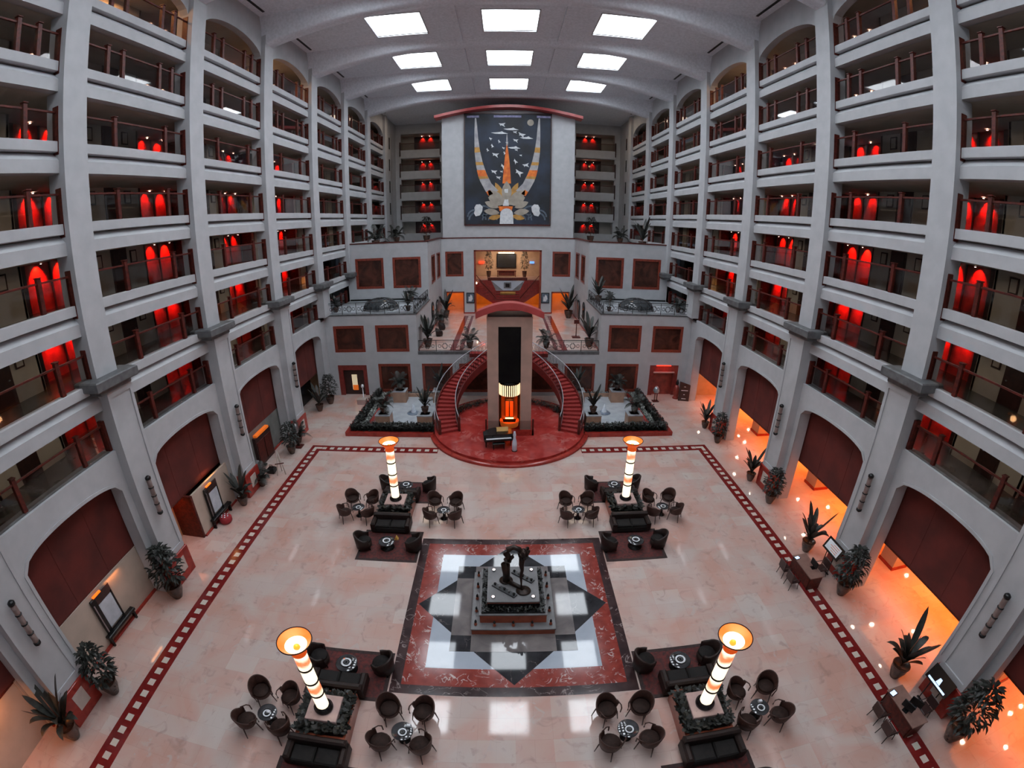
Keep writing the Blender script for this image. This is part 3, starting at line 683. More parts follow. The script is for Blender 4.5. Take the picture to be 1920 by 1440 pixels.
# ---------------------------------------------------------------- plants at the pillar bases
PG='potted plants at the pillars'
for (b0,lab,x,y,rz,sc) in [
 (FB,'leafy potted plant before the red plinth of the nearest left pillar',-16.0,4.55,.4,1.15),(BB_,'dark potted plant past the nearest left pillar, brown pot',-15.75,6.95,1,1.1),
 (BB_,'bushy dark plant in clay pot before second left pillar',-15.95,12.65,2,1.25),
 (FB,'fan leaved potted plant before third left pillar',-16.1,20.55,1,.95),
 (PB,'palm in dark pot past the third left pillar, by the brass stand',-15.9,22.75,2.2,.85),(BB_,'leafy potted plant on the left between third and fourth pillars',-15.9,27.2,2.9,1.0),
 (PB,'palm in dark pot beside the fourth left pillar',-15.9,28.9,.4,.85),
 (BB_,'bushy plants in clay pots by the left wooden door',-16.3,36.6,1.4,1.15),(FB,'tall plant left of the left wooden door, against the pillar',-16.5,34.9,1.9,1.0),
 (BB_,'large dark bushy plant before the nearest right pillar',16.0,4.1,1.1,1.3),(FB,'leaning leafy potted plant past the nearest right pillar',15.3,7.55,2.4,1.15),
 (BB_,'dark potted plant before second right pillar',15.85,12.6,2,1.15),(FB,'orange-lit leafy plant past the second right pillar',15.6,16.0,.9,1.05),
 (BB_,'slim dark plant in front of third right pillar',15.95,20.65,.7,1.0),(FB,'red-stemmed potted plant past the third right pillar',15.75,23.3,1.7,.9),
 (BB_,'dark plant before the fourth right pillar',15.95,28.8,2.7,1.0),(FB,'red-tipped plant past the fourth right pillar',15.8,31.4,.2,.9)]:
    put(b0,lab,(x-(.28 if b0 is BB_ else .1)*(1 if x>0 else -1),y,0),rz,sc*1.12,PG)
# ---------------------------------------------------------------- seating clusters
# wicker tub chair: facing +y (towards its table)
def shell(mb,r,z0,zb,za,open_deg,th,mt,n=22,sy=1.0,flare=.06):
    a0=math.radians(-90-180+open_deg/2); a1=math.radians(-90+180-open_deg/2)
    vs=[]
    for i in range(n+1):
        a=a0+(a1-a0)*i/n; back=max(0,math.cos(a+PI/2)); tz=za+(zb-za)*(back**.8)
        for (rr,z) in ((r,z0),(r+flare*.6,(z0+tz)/2),(r+flare,tz-.02),(r+flare-th/2,tz+.02),(r+flare-th,tz-.02),(r-th+flare*.4,(z0+tz)/2),(r-th,z0)):
            vs.append((rr*math.cos(a),rr*sy*math.sin(a),z))
    fs=[]; m=7
    for i in range(n):
        for k in range(m): fs.append((i*m+k,(i+1)*m+k,(i+1)*m+(k+1)%m,i*m+(k+1)%m))
    fs.append(tuple(range(m))[::-1]); fs.append(tuple(range(n*m,n*m+m)))
    mb.add(vs,fs,mt,True)
def tub_chair():
    t=thing('wicker_chair','x','chair')
    q=MB(); shell(q,.27,.36,.80,.60,140,.035,WICK,n=18,flare=.05); q.build('backrest',t)
    q=MB(); q.lathe([(0,.36),(.27,.36),(.28,.4),(.0,.42)],WICK,n=20); q.build('seat',t)
    q=MB(); q.lathe([(0,.42),(.22,.42),(.245,.445),(.22,.48),(0,.485)],SEATC,n=20); q.build('cushion',t)
    for sx in (-1,1):
        q=MB(); q.tube([(sx*.30,.02,.64),(sx*.29,.20,.62),(sx*.25,.27,.58),(sx*.24,.27,.4)],.018,WICK,6); q.build('armrest',t)
    for sx in (-1,1):
        for sy in (-1,1):
            q=MB(); q.tube([(sx*.2,sy*.19,.38),(sx*.25,sy*.24,0)],[.02,.013],BROWN,6); q.build('leg',t)
    return t
def club_chair():
    t=thing('club_armchair','x','armchair')
    q=MB(); shell(q,.37,.10,.84,.60,110,.09,CLUB,n=20,flare=.05); q.build('backrest',t)
    q=MB(); q.lathe([(0,.12),(.33,.12),(.35,.16),(.35,.36),(.0,.38)],CLUB,n=20); q.build('seat',t)
    q=MB(); q.lathe([(0,.38),(.28,.38),(.3,.42),(.27,.47),(0,.48)],CUSH,cy=.04,n=20); q.build('cushion',t)
    for sx in (-1,1):
        for sy in (-1,1): q=MB(); q.tube([(sx*.24,sy*.24,.13),(sx*.25,sy*.25,0)],.022,BLACK,6); q.build('foot',t)
    return t
def sofa():
    t=thing('sofa','x','sofa')
    q=MB(); q.box(-1.0,1.0,-.42,.42,.08,.40,SOFA,.05); q.build('base',t)
    q=MB(); q.box(-1.0,1.0,-.46,-.22,.3,.84,CLUB,.07); q.build('backrest',t)
    for sx in (-1,1): q=MB(); q.box(sx*.8,sx*1.04,-.44,.42,.1,.64,CLUB,.07); q.build('armrest',t)
    for sx in (-1,1): q=MB(); q.box(sx*.02,sx*.79,-.2,.42,.40,.53,SOFA,.05); q.build('seat_cushion',t)
    return t
def side_table(r,h,base=.17):
    t=thing('round_table','x','table')
    q=MB(); q.lathe([(0,h-.03),(r-.02,h-.03),(r,h-.015),(r-.02,h),(0,h)],TGLASS,n=28); q.build('tabletop',t)
    q=MB(); q.lathe([(base*1.2,0),(base*1.2,.03),(base*.5,.08),(base*.35,h*.6),(base*.8,h-.03)],BLACK,n=16); q.build('pedestal',t)
    return t
def tray():
    t=thing('serving_tray','x','tray')
    q=MB(); q.lathe([(0,.01),(.19,.01),(.21,.035),(.2,.035),(.18,.018),(0,.018)],BLACK,n=24); q.build('dish',t)
    q=MB()
    for i in range(20):
        a=2*PI*i/20; q.box(-.02,.02,.115,.175,.019,.03,PAPER); 
        b0=len(q.v)-8
        for k in range(b0,len(q.v)):
            x,y,z=q.v[k]; q.v[k]=(x*math.cos(a)-y*math.sin(a),x*math.sin(a)+y*math.cos(a),z)
    q.lathe([(.05,.019),(.08,.03),(.05,.032)],DARKST,n=16)
    q.build('petal_ring',t); return t
TC,CC,SO,TS,TL,TR=tub_chair(),club_chair(),sofa(),side_table(.36,.6),side_table(.42,.42,.3),tray()
def lamp(nm,cx,cy):
    t=thing('column_lamp','tall glowing glass column lamp with orange bowl, %s seating island'%nm,'lamp',(cx,cy,1.0),0,'column lamps of the lobby'); t['kind']='thing'
    q=MB(); q.lathe([(0,0),(.33,0),(.33,.08),(.27,.12),(.27,.17),(0,.17)],BLACK,n=28); q.build('base',t)
    zs=[.17,.92,1.62,2.32,3.0]
    for i in range(4):
        q=MB(); q.lathe([(.2,zs[i]),(.215,zs[i]+.03),(.215,zs[i+1]-.04),(.2,zs[i+1])],LAMPG,n=28); q.build('glass_segment',t)
        if i: q=MB(); q.lathe([(.2,zs[i]-.035),(.24,zs[i]-.028),(.24,zs[i]+.028),(.2,zs[i]+.035)],BRONZE,n=28); q.build('ring_band',t)
    q=MB(); q.lathe([(.2,3.0),(.24,3.02),(.24,3.1),(.2,3.14),(.26,3.24),(.40,3.4),(.53,3.56),(.51,3.57)],BOWL,n=32); q.lathe([(.51,3.57),(.44,3.49),(.34,3.395)],BOWLM,n=32); q.lathe([(.34,3.395),(.24,3.29),(.16,3.22),(0,3.2)],BOWLI,n=32); bo=q.build('bowl',t)
    q=MB(); q.lathe([(.51,3.56),(.54,3.565),(.54,3.59),(.51,3.59)],BRONZE,n=32); q.build('rim',bo)
    q=MB(); q.lathe([(0,3.38),(.09,3.34),(.11,3.27),(.07,3.21)],ORE,n=14); q.build('bulb',bo)
    light('POINT',(cx,cy,4.75),70,(1.0,.55,.25),.25)
    for zz in (1.6,2.6,3.5): light('POINT',(cx,cy-.5,zz),0.01,(1,.6,.3),.2) if False else None
    return t
def lampglass():
    m=bpy.data.materials.new('lit_lamp_glass'); m.use_nodes=True; nt=m.node_tree; N=nt.nodes; L=nt.links; b=N['Principled BSDF']
    tc=N.new('ShaderNodeTexCoord'); sx=N.new('ShaderNodeSeparateXYZ'); L.new(tc.outputs['Object'],sx.inputs[0])
    n=N.new('ShaderNodeTexNoise'); n.inputs['Scale'].default_value=3; L.new(tc.outputs['Object'],n.inputs['Vector'])
    d=N.new('ShaderNodeMath'); d.operation='MULTIPLY'; d.inputs[1].default_value=.35; L.new(n.outputs['Fac'],d.inputs[0])
    a=N.new('ShaderNodeMath'); a.operation='ADD'; L.new(sx.outputs['Z'],a.inputs[0]); L.new(d.outputs[0],a.inputs[1])
    md=N.new('ShaderNodeMath'); md.operation='PINGPONG'; md.inputs[1].default_value=.71; L.new(a.outputs[0],md.inputs[0])
    r=N.new('ShaderNodeValToRGB'); e=r.color_ramp.elements; e[0].position=.06; e[0].color=(1,.13,.008,1); e[1].position=.24; e[1].color=(1,.84,.60,1); L.new(md.outputs[0],r.inputs['Fac'])
    L.new(r.outputs['Color'],b.inputs['Emission Color']); b.inputs['Emission Strength'].default_value=2.0; b.inputs['Base Color'].default_value=(.8,.7,.6,1); return m
LAMPG=lampglass(); BOWL=emat('lit_orange_bowl',(0.9,.10,.008),.9); BOWLI=emat('lit_white_bowl_inside',(1.0,.80,.55),3.5); BOWLM=emat('lit_amber_bowl_inside',(1.0,.20,.015),1.1)
for m_ in (BOWL,BOWLM,BOWLI): m_.node_tree.nodes['Principled BSDF'].inputs['Base Color'].default_value=(.12,.04,.01,1)
def hedge_ring(mb,x0,x1,y0,y1,ix0,ix1,iy0,iy1,z0,z1,n,rd,mts,sz=.12):
    c=0
    while c<n:
        x=rd.uniform(x0,x1); y=rd.uniform(y0,y1)
        if ix0<x<ix1 and iy0<y<iy1: continue
        c+=1; z=rd.uniform(z0,z1); a=rd.random()*2*PI; L=sz*rd.uniform(.6,1.3); w=L*.35; t=rd.uniform(-.3,.9)
        d=Vector((math.cos(a)*math.cos(t),math.sin(a)*math.cos(t),math.sin(t))); sd=Vector((-math.sin(a),math.cos(a),0))
        p=Vector((x,y,z)); mb.add([p,p+d*L*.5+sd*w,p+d*L,p+d*L*.5-sd*w],[(0,1,2,3)],rd.choice(mts),True)
NAMES={(-1,0):'near left',(1,0):'near right',(-1,1):'far left',(1,1):'far right'}
for (sx,far),nm in NAMES.items():
    cx=sx*6.3; cy=(7.9,20.62)[far]; rd=random.Random(far*5+sx)
    t=thing('island_planter','square hedge planter with stone slab under the %s column lamp'%nm,'planter',(cx,cy,0),0,'lobby island planters')
    q=MB(); ringbox(q,.86,.93,0,0,.78,.85,.62,BASEBR); q.box(-.8,.8,-.86,.86,0,.58,BROWN); q.build('trough',t)
    q=MB(); q.box(-.55,.55,-.52,.52,.3,1.0,PINKST,.02); q.build('stone_slab',t)
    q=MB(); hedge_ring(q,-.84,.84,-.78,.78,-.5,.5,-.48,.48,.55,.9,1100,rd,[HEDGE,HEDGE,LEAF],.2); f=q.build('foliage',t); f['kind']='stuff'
    lamp(nm,cx,cy)
    rx=sx*6.13
    for nf,(ya,yb) in (('near',(cy-4.0,cy-1.6)),('far',(cy+1.05,cy+3.3))):
        q=MB(); q.box(rx-1.55,rx+1.55,ya,yb,0,.015,RUGM); r=q.build('rug'); r['label']='dark red patterned rug on the %s side of the %s lamp island'%(nf,nm); r['category']='rug'; r['group']='lobby rugs'
        q=MB(); ringbox(q,1.55,(yb-ya)/2,rx,(ya+yb)/2,1.4,(yb-ya)/2-.15,.018,RUGB); q.build('rug_border',r)
        sg=-1 if nf=='near' else 1
        put(SO,'dark sofa on the %s side of the %s lamp planter'%(nf,nm),(cx,cy+sg*1.46,.016),(PI if sg<0 else 0),1,'lobby sofas')
        ty=cy+(-2.95 if sg<0 else 2.35)
        put(TL,'round dark coffee table on the rug %s of the %s lamp'%('in front' if sg<0 else 'behind',nm),(rx+.1*sx,ty,.016),0,1,'lobby coffee tables')
        put(TR,'round black tray with white petal ring on coffee table, %s rug, %s lamp'%(nf,nm),(rx+.1*sx,ty,.44),.3,1.15,'lobby trays')
        for ss,w in ((-1,'left'),(1,'right')):
            put(CC,'dark club armchair %s of the coffee table on %s rug, %s lamp'%(w,nf,nm),(rx+ss*1.27,ty+sg*.1+rd.uniform(-.05,.05),.028),(-ss*-PI/2)+(-ss*(.25)),1.12,'club armchairs')
    for gx in (3.64,8.42):
        side='inner' if gx<5 else 'outer'; gy=cy-.25; tx=sx*gx
        put(TS,'small round glass table of the %s chair group by the %s lamp'%(side,nm),(tx,gy-.1,0),0,1,'small lobby tables')
        put(TR,'small tray with white ring on the %s glass table by the %s lamp'%(side,nm),(tx+.02,gy-.15,.6),rd.random(),.85,'lobby trays')
        for (ox,oy,w) in ((-.58,.74,'back left'),(.60,.72,'back right'),(-.66,-.54,'front left'),(.64,-.54,'front right')):
            an=math.atan2(-oy,-ox)-PI/2+rd.uniform(-.15,.15)
            put(TC,'brown wicker tub chair, %s of the %s table by the %s lamp'%(w,side,nm),(tx+ox,gy+oy,0),an,1.3,'wicker tub chairs')
# small things on tables
for (x,y,z,lab) in ((-3.45,7.75,.6,'near left'),(8.5,7.75,.6,'near right outer'),(-8.35,7.55,.6,'outer near left')):
    t=thing('napkin_holder','pale folded napkin stack on the %s small glass table'%lab,'napkins',(x,y,z)); q=MB(); q.box(-.07,.07,-.05,.05,0,.09,PAPER,.01); q.build('napkins',t); q=MB(); q.box(-.08,.08,-.06,.06,0,.02,CHROME); q.build('holder',t)
t=thing('menu_card','ochre menu card standing on the coffee table of the far left island','card',(-5.75,17.85,.435)); q=MB(); q.prism([(-.1,0),(.1,0),(0,.2)],-.09,.09,GOLD,'y'); q.build('card',t)
t=thing('table_candle','small orange-lit candle on the coffee table behind the near left lamp','candle',(-6.35,10.4,.435)); q=MB(); q.lathe([(0,0),(.035,0),(.04,.09),(.03,.09),(.025,.02),(0,.02)],GLASS,n=12); q.build('glass_cup',t); q=MB(); q.lathe([(0,.07),(.022,.05),(.022,.0)],ORE,n=10); q.build('candle',t)
# ---------------------------------------------------------------- statue and its stepped base
SB=thing('statue_base','stepped rust and grey marble base of the bronze statue in the star inlay','plinth',(0,14.0,0))
q=MB(); q.box(-1.66,1.66,-1.66,1.66,0,.30,BASEBR); q.box(-1.7,1.7,-1.7,1.7,.30,.36,GREYST,.01); q.build('lower_step',SB)
q=MB(); q.box(-1.33,1.33,-1.33,1.33,.36,.80,BASEBR); q.box(-1.36,1.36,-1.36,1.36,.80,.86,GREYST,.01); q.build('upper_step',SB)
q=MB(); ringbox(q,1.27,1.27,0,0,1.05,1.05,.95,BLACK); q.box(-1.02,1.02,-1.02,1.02,.8,1.2,BLACK); q.box(-1.04,1.04,-1.04,1.04,1.2,1.25,BASEBR); q.build('dark_trough',SB)
q=MB(); hedge_ring(q,-1.24,1.24,-1.24,1.24,-1.05,1.05,-1.05,1.05,.9,1.05,900,random.Random(2),[HEDGE,HEDGE],.1); f=q.build('foliage',SB); f['kind']='stuff'
q=MB(); q.box(-1.05,1.05,-1.05,1.05,1.24,1.31,GREYST,.01); q.build('top_slab',SB)
st=thing('bronze_statue','dark bronze abstract statue of a bending figure on the stepped base','statue',(0,14.0,1.31))
q=MB(); q.lathe([(0,0),(.24,0),(.26,.03),(.24,.07),(0,.08)],BRONZE,cx=-.28,cy=.18,n=24,sx=1.1); q.lathe([(0,0),(.26,0),(.28,.03),(.26,.07),(0,.08)],BRONZE,cx=.42,cy=-.45,n=24,sx=1.1)
q.tube([(-.28,.1,.1),(.05,-.15,.1),(.42,-.42,.1)],[.09,.09,.09],BRONZE,8); q.build('base_discs',st)
q=MB(); q.tube([(-.26,.1,.05),(-.27,.1,.5),(-.30,.08,1.0),(-.22,.06,1.25),(-.16,.04,1.40),(-.26,.03,1.62),(-.2,.02,1.86),(.02,0,1.99),(.22,-.05,1.93),(.34,-.08,1.78)],[.16,.15,.19,.17,.11,.14,.12,.10,.11,.10],BRONZE,14)
q.tube([(-.16,.04,1.3),(-.02,.02,1.48),(.0,.0,1.62)],[.1,.08,.03],BRONZE,8); q.build('bending_body',st)
q=MB(); 
for i in range(9):
    a=i*.7; q.tube([(.40,-.1,1.72),(.40+.22*math.cos(a),-.1+.16*math.sin(a),1.86+.08*math.sin(i*2)),(.40+.17*math.cos(a+.3),-.1+.2*math.sin(a+.3),1.58)],[.09,.07,.03],BRONZE,7)
q.lathe([(0,1.5),(.14,1.56),(.2,1.7),(.17,1.85),(.08,1.95),(0,1.98)],BRONZE,cx=.40,cy=-.1,n=16); q.build('head_mass',st)
q=MB(); q.tube([(.36,-.12,1.6),(.33,-.2,1.25),(.36,-.26,1.0),(.31,-.33,.75),(.33,-.40,.4),(.34,-.44,.06)],[.13,.11,.07,.06,.035,.03],BRONZE,9); q.build('hanging_limb',st)
for nm,(ax,ay),ln,an in (('front left',(-.35,-.42),1.15,-38),('back right',(.42,.38),1.05,-38)):
    t=thing('votive_tray','long dark tray of small lamp cups, %s of the statue'%nm,'tray',(ax,14+ay,1.311),math.radians(an),'trays on the statue slab')
    q=MB(); q.box(-ln/2,ln/2,-.11,.11,0,.06,DARKT,.01); q.build('tray',t)
    for i in range(5):
        x=-ln*.42+ln*.84*i/4; q=MB(); q.lathe([(0,.05),(.05,.05),(.03,.09),(.055,.14),(0,.15)],BLACK if i%2==0 else GREYST,cx=x,n=10); q.build('cup',t)
dn=0
for sx in (-1,1):
    for sy in (-1,1):
        w=('front' if sy<0 else 'back')+' '+('left' if sx<0 else 'right')
        t=thing('uplight','round glowing spotlight at the %s corner of the statue slab'%w,'spotlight',(sx*.80,14+sy*.80,1.311),0,'statue uplights'); q=MB(); q.lathe([(0,0),(.085,0),(.085,.05),(.06,.055)],CHROME,n=14); q.build('housing',t); q=MB(); q.lathe([(0,.06),(.06,.055)],BULB,n=14); q.build('lens',t)
bt=None
pos=[(sx*1.5,-1.45+.72*i,'on %s edge of the statue step, %s from front'%(SN[sx],ORD[i+1])) for sx in (-1,1) for i in range(5)]+[(-.75+.75*i,-1.5,'on the front edge of the statue step, %s'%(('left','middle','right')[i])) for i in range(3)]
for x,y,w in pos:
    lab='small red-brown bollard lamp '+w
    if bt is None:
        bt=thing('bollard_lamp',lab,'lamp',group='small bollard lamps round the statue'); q=MB(); q.lathe([(0,0),(.055,0),(.07,.05),(.05,.12),(.035,.17)],BASEBR,n=12); q.build('body',bt); q=MB(); q.lathe([(.035,.17),(.05,.18),(.05,.22),(.02,.3),(0,.3)],BLACK,n=12); q.build('cap',bt); o=bt
    else: o=dup(bt,lab)
    o.location=(x,14+y,.363)
# ---------------------------------------------------------------- round stage
SC=(0,31.8)
q=MB(); q.lathe([(6.05,0),(6.05,.16),(5.72,.16),(5.72,.33),(0,.35)],STAGE,SC[0],SC[1],n=96,smooth=False); sg=struct('floor_stage',q)
q=MB(); q.lathe([(6.06,0),(6.08,.12),(6.02,.17),(5.75,.17)],REDM,SC[0],SC[1],n=96); q.build('stage_rim',sg)
q=MB(); q.lathe([(4.95,.34),(4.95,.62),(4.85,.62),(4.85,.34)],BASEBR,SC[0],SC[1],n=40,a0=math.radians(12),a1=math.radians(168)); hp=thing('curved_planter','low curved hedge planter on the stage behind the lift tower','planter'); q.build('rim',hp)
q=MB(); rd=random.Random(8)
for i in range(1500):
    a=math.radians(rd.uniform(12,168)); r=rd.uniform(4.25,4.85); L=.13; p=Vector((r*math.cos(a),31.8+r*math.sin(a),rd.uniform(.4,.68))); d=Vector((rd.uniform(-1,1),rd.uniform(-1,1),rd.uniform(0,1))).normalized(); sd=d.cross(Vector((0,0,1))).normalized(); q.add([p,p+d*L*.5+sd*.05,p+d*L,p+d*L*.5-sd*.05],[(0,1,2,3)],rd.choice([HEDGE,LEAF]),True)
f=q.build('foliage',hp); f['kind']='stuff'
# ---------------------------------------------------------------- curved stairs
EXA,EYA,EY0=5.72,6.05,32.55
def ell(ph,off): return (-(EXA-off)*math.cos(ph), EY0+(EYA-off)*math.sin(ph))
PH0,PH1,NS=math.radians(-25.5),math.radians(73),23
def railing_panelled(path,h,parent,post=True,step=1):
    q=MB(); up=Vector((0,0,h)); P=[Vector(p) for p in path]
    q.tube([p+up for p in P],.035,CHROME,6); q.build('handrail',parent)
    q=MB(); q.tube([p+Vector((0,0,.08)) for p in P],.018,BLACKM,4); q.tube([p+Vector((0,0,h-.12)) for p in P],.014,BLACKM,4)
    for i in range(0,len(P)-1):
        a,b_=P[i],P[i+1]; q.tube([a,a+up],.013,BLACKM,4)
        m=(a+b_)/2; w=(b_-a)*.32; hh=h*.5
        pts=[m+w*math.cos(t)+Vector((0,0,hh+h*.26*math.sin(t))) for t in [2*PI*k/10 for k in range(11)]]
        q.tube(pts,.011,BLACKM,4,True,False)
    q.build('scrollwork',parent)
for s in (-1,1):
    t=thing('curved_staircase','red carpeted curved staircase rising on the %s of the lift tower'%SN[s],'staircase',group='twin curved staircases')
    fx=-s
    q=MB()
    for i in range(NS):
        a,b_=PH0+(PH1-PH0)*i/NS,PH0+(PH1-PH0)*(i+1.12)/NS; z=.35+3.8*(i+1)/NS
        p=[ell(a,.12),ell(a,1.55),ell(b_,1.55),ell(b_,.12)]; p=[(fx*x,y) for x,y in p]
        q.prism(p,z-.17,z,CARPET)
        q.prism([(fx*x,y) for x,y in (ell(a+.004,.13),ell(a+.004,1.54),ell(a+.012,1.54),ell(a+.012,.13))],z-.34,z-.15,CARPETD)
    q.build('carpeted_steps',t)
    for off,nm in ((.0,'outer_stringer'),(1.55,'inner_stringer')):
        q=MB(); n=40; vs=[]; fs=[]
        for i in range(n+1):
            a=PH0+(PH1-PH0)*i/n; z=.35+3.8*i/n; 
            for (o_,dz) in ((off,.22),(off+.1,.22),(off+.1,-.42),(off,-.42)):
                x,y=ell(a,o_); vs.append((fx*x,y,max(.34,z+dz) if dz<0 else z+dz))
        for i in range(n):
            for k in range(4): fs.append((i*4+k,(i+1)*4+k,(i+1)*4+(k+1)%4,i*4+(k+1)%4))
        q.add(vs,fs,STRING); q.build(nm,t)
    for off,nm in ((.05,'outer_balustrade'),(1.6,'inner_balustrade')):
        path=[]
        for i in range(29):
            a=PH0+(PH1-PH0)*i/28; x,y=ell(a,off); path.append((fx*x,y,.35+3.8*i/28+.2))
        q=MB(); q.tube([Vector(p)+Vector((0,0,.92)) for p in path],.035,CHROME,6); b_=q.build(nm,t)
        q=MB(); q.tube([Vector(p)+Vector((0,0,.12)) for p in path],.016,BLACKM,4)
        for i in range(len(path)-1):
            a=Vector(path[i]); c=Vector(path[i+1]); q.tube([a,a+Vector((0,0,.9))],.012,BLACKM,4)
            m=(a+c)/2; q.tube([m+(c-a)*.3*math.cos(u)+Vector((0,0,.5+.26*math.sin(u))) for u in [2*PI*k/8 for k in range(9)]],.011,BLACKM,4,True,False)
        q.build('scrollwork',b_)
    for off in (.1,1.6):
        x,y=ell(PH0,off); q=MB(); q.box(fx*x-.09,fx*x+.09,y-.12,y+.06,.35,1.5,REDWOOD,.02); q.build('newel_post',t)
q=MB(); q.box(-3.4,3.4,37.9,F+.05,3.85,4.15,STRING); q.box(-3.3,3.3,37.95,F,4.15,4.17,CARPET); struct('floor_landing',q)
# ---------------------------------------------------------------- lift tower
t=thing('lift_tower','tall pinkish stone lift tower with dark glass shaft and red curved canopy','lift',(0,30.3,.35))
q=MB()
for s in (-1,1): q.box(s*.78,s*1.56,0,1.35,0,7.92,TOWER)
q.box(-1.56,1.56,0,1.35,7.92,8.6,TOWER); q.box(-1.56,1.56,1.35,1.6,0,8.6,TOWER)
q.build('stone_surround',t)
q=MB(); q.box(-.78,.78,.1,.14,3.85,7.93,BLACKG); q.box(-.77,.77,1.2,1.3,0,7.9,BLACKG); q.build('shaft_glass',t)
q=MB()
n=26; top=[(-2.28+4.56*i/n, 8.62+.62*math.cos(PI/2*(-1+2*i/n))) for i in range(n+1)]
q.prism(top+[(x,z+.1) for x,z in top[::-1]],-.55,2.2,CANOPY,'y',False)
q.prism([(x,z-.02) for x,z in top]+[(x,z+.42) for x,z in top[::-1]],-.6,-.5,CANOPY,'y',False)
q.build('canopy',t)
q=MB(); q.box(-1.5,1.5,.05,1.4,8.6,8.75,BROWN); q.build('canopy_soffit',t)
q=MB(); q.lathe([(.70,2.82),(.72,2.84),(.72,3.75),(.70,3.8),(0,3.85)],BLACKG,0,.72,n=28); cb=q.build('lift_cab',t); q=MB(); q.lathe([(0,.3),(.66,.3),(.7,.5),(.72,.7)],BRASSG,0,.72,n=28); q.build('cab_base',cb)
q=MB(); q.lathe([(.71,.7),(.71,2.8)],CABG,0,.72,n=28,a0=PI,a1=2*PI); q.box(-.6,.6,1.1,1.14,.6,2.8,CABW); q.build('cab_window',cb)
q=MB()
for i in range(15):
    a=PI+PI*(i+.5)/15; q.box(-.035,.035,-.015,.015,2.83,3.65,STRIPE); b0=len(q.v)-8
    for k in range(b0,len(q.v)):
        x,y,z=q.v[k]; aa=a+PI/2; q.v[k]=(x*math.cos(aa)-y*math.sin(aa)+.74*math.cos(a),x*math.sin(aa)+y*math.cos(aa)+.72+.74*math.sin(a),z)
q.build('light_ring',cb)
q=MB(); q.box(-.3,.3,.95,1.0,.75,2.3,BROWN); q.box(-.28,-.04,.93,.96,.9,2.1,ORE2); q.box(.04,.28,.93,.96,.9,2.1,ORE2); q.box(-.3,.3,.9,.97,.72,.78,WARMB); q.build('cab_doors',cb)
light('POINT',(0,30.75,2.4),16,(1,.35,.08),.15)
q=MB(); q.box(-1.75,1.75,-.5,-.42,0,.45,REDM); q.box(-1.75,-1.65,-.5,.1,0,.45,REDM); q.box(1.65,1.75,-.5,.1,0,.45,REDM); q.box(-1.6,1.6,-.42,.0,0,.2,BLACK); q.build('threshold_box',t)
for s in (-1,1): q=MB(); q.box(s*1.62,s*1.74,-.5,-.38,0,1.3,REDWOOD,.02); q.build('rail_post',t)
q=MB(); q.box(-1.62,1.62,-.46,-.44,.5,1.15,GLASS); q.build('glass_guard',t)
# ---------------------------------------------------------------- grand piano, stool and tall vase
t=thing('grand_piano','black grand piano on the red stage before the lift tower','piano',(-.85,28.55,.35),math.radians(8))
P=[(-1.0,-.55)]+[(-1.0+.0,.1)]+[(-.9+.1*i,.1+.5*math.sin(PI/2*i/7)) for i in range(8)]+[(.35,.62),(.75,.55),(1.02,.2),(1.02,-.55)]
q=MB(); q.prism(P,.58,.92,BLACK); q.build('case',t)
q=MB(); q.box(-.98,1.0,-.78,-.5,.55,.72,BLACK,.02); kb=q.build('key_bed',t); q=MB(); q.box(-.85,.87,-.76,-.6,.72,.735,PAPER); q.build('keys',kb)
q=MB(); vs=[(x,y,.95) for x,y in [(-1.0,.1),(-.5,.55),(.2,.64),(.75,.55),(1.0,.2),(1.0,-.5),(-1.0,-.5)]]
q.prism([(x*.99,y*.99) for x,y in P],.93,.97,BLACK); q.build('lid',t)
q=MB(); q.add([(-.1,-.1,.98),(.75,-.1,.98),(.75,.12,1.22),(-.1,.12,1.22)],[(0,1,2,3)],GOLD); q.prism([(-.1,.97),(-.1,1.2),(-.07,1.2),(-.07,.97)],-.1,.1,BLACK,'y'); q.build('music_desk',t)
for x,y in ((-.85,-.45),(.88,-.45),(.3,.45)): q=MB(); q.tube([(x,y,.58),(x,y,.3),(x,y,0)],[.07,.045,.03],BLACK,8); q.build('leg',t)
t=thing('piano_bench','black bench tucked under the grand piano on the stage','bench',(-.75,27.75,.35),math.radians(8)); q=MB(); q.box(-.42,.42,-.17,.17,.4,.48,BLACK,.02); q.build('seat',t)
for x in (-.36,.36):
    for y in (-.12,.12): q=MB(); q.box(x-.02,x+.02,y-.02,y+.02,0,.4,BLACK); q.build('leg',t)
t=thing('tall_floor_vase','tall pale blue bottle-shaped vase standing right of the piano','vase',(.32,27.5,.35))
q=MB(); q.lathe([(0,0),(.15,0),(.17,.1),(.17,.55),(.14,.75),(.09,.9),(.08,1.05),(.11,1.2),(.07,1.38),(.06,1.45),(0,1.46)],BLUEW,n=20); q.build('body',t); q=MB(); q.lathe([(0,0),(.19,0),(.19,.03),(0,.04)],BLACK,n=20); q.build('base',t)
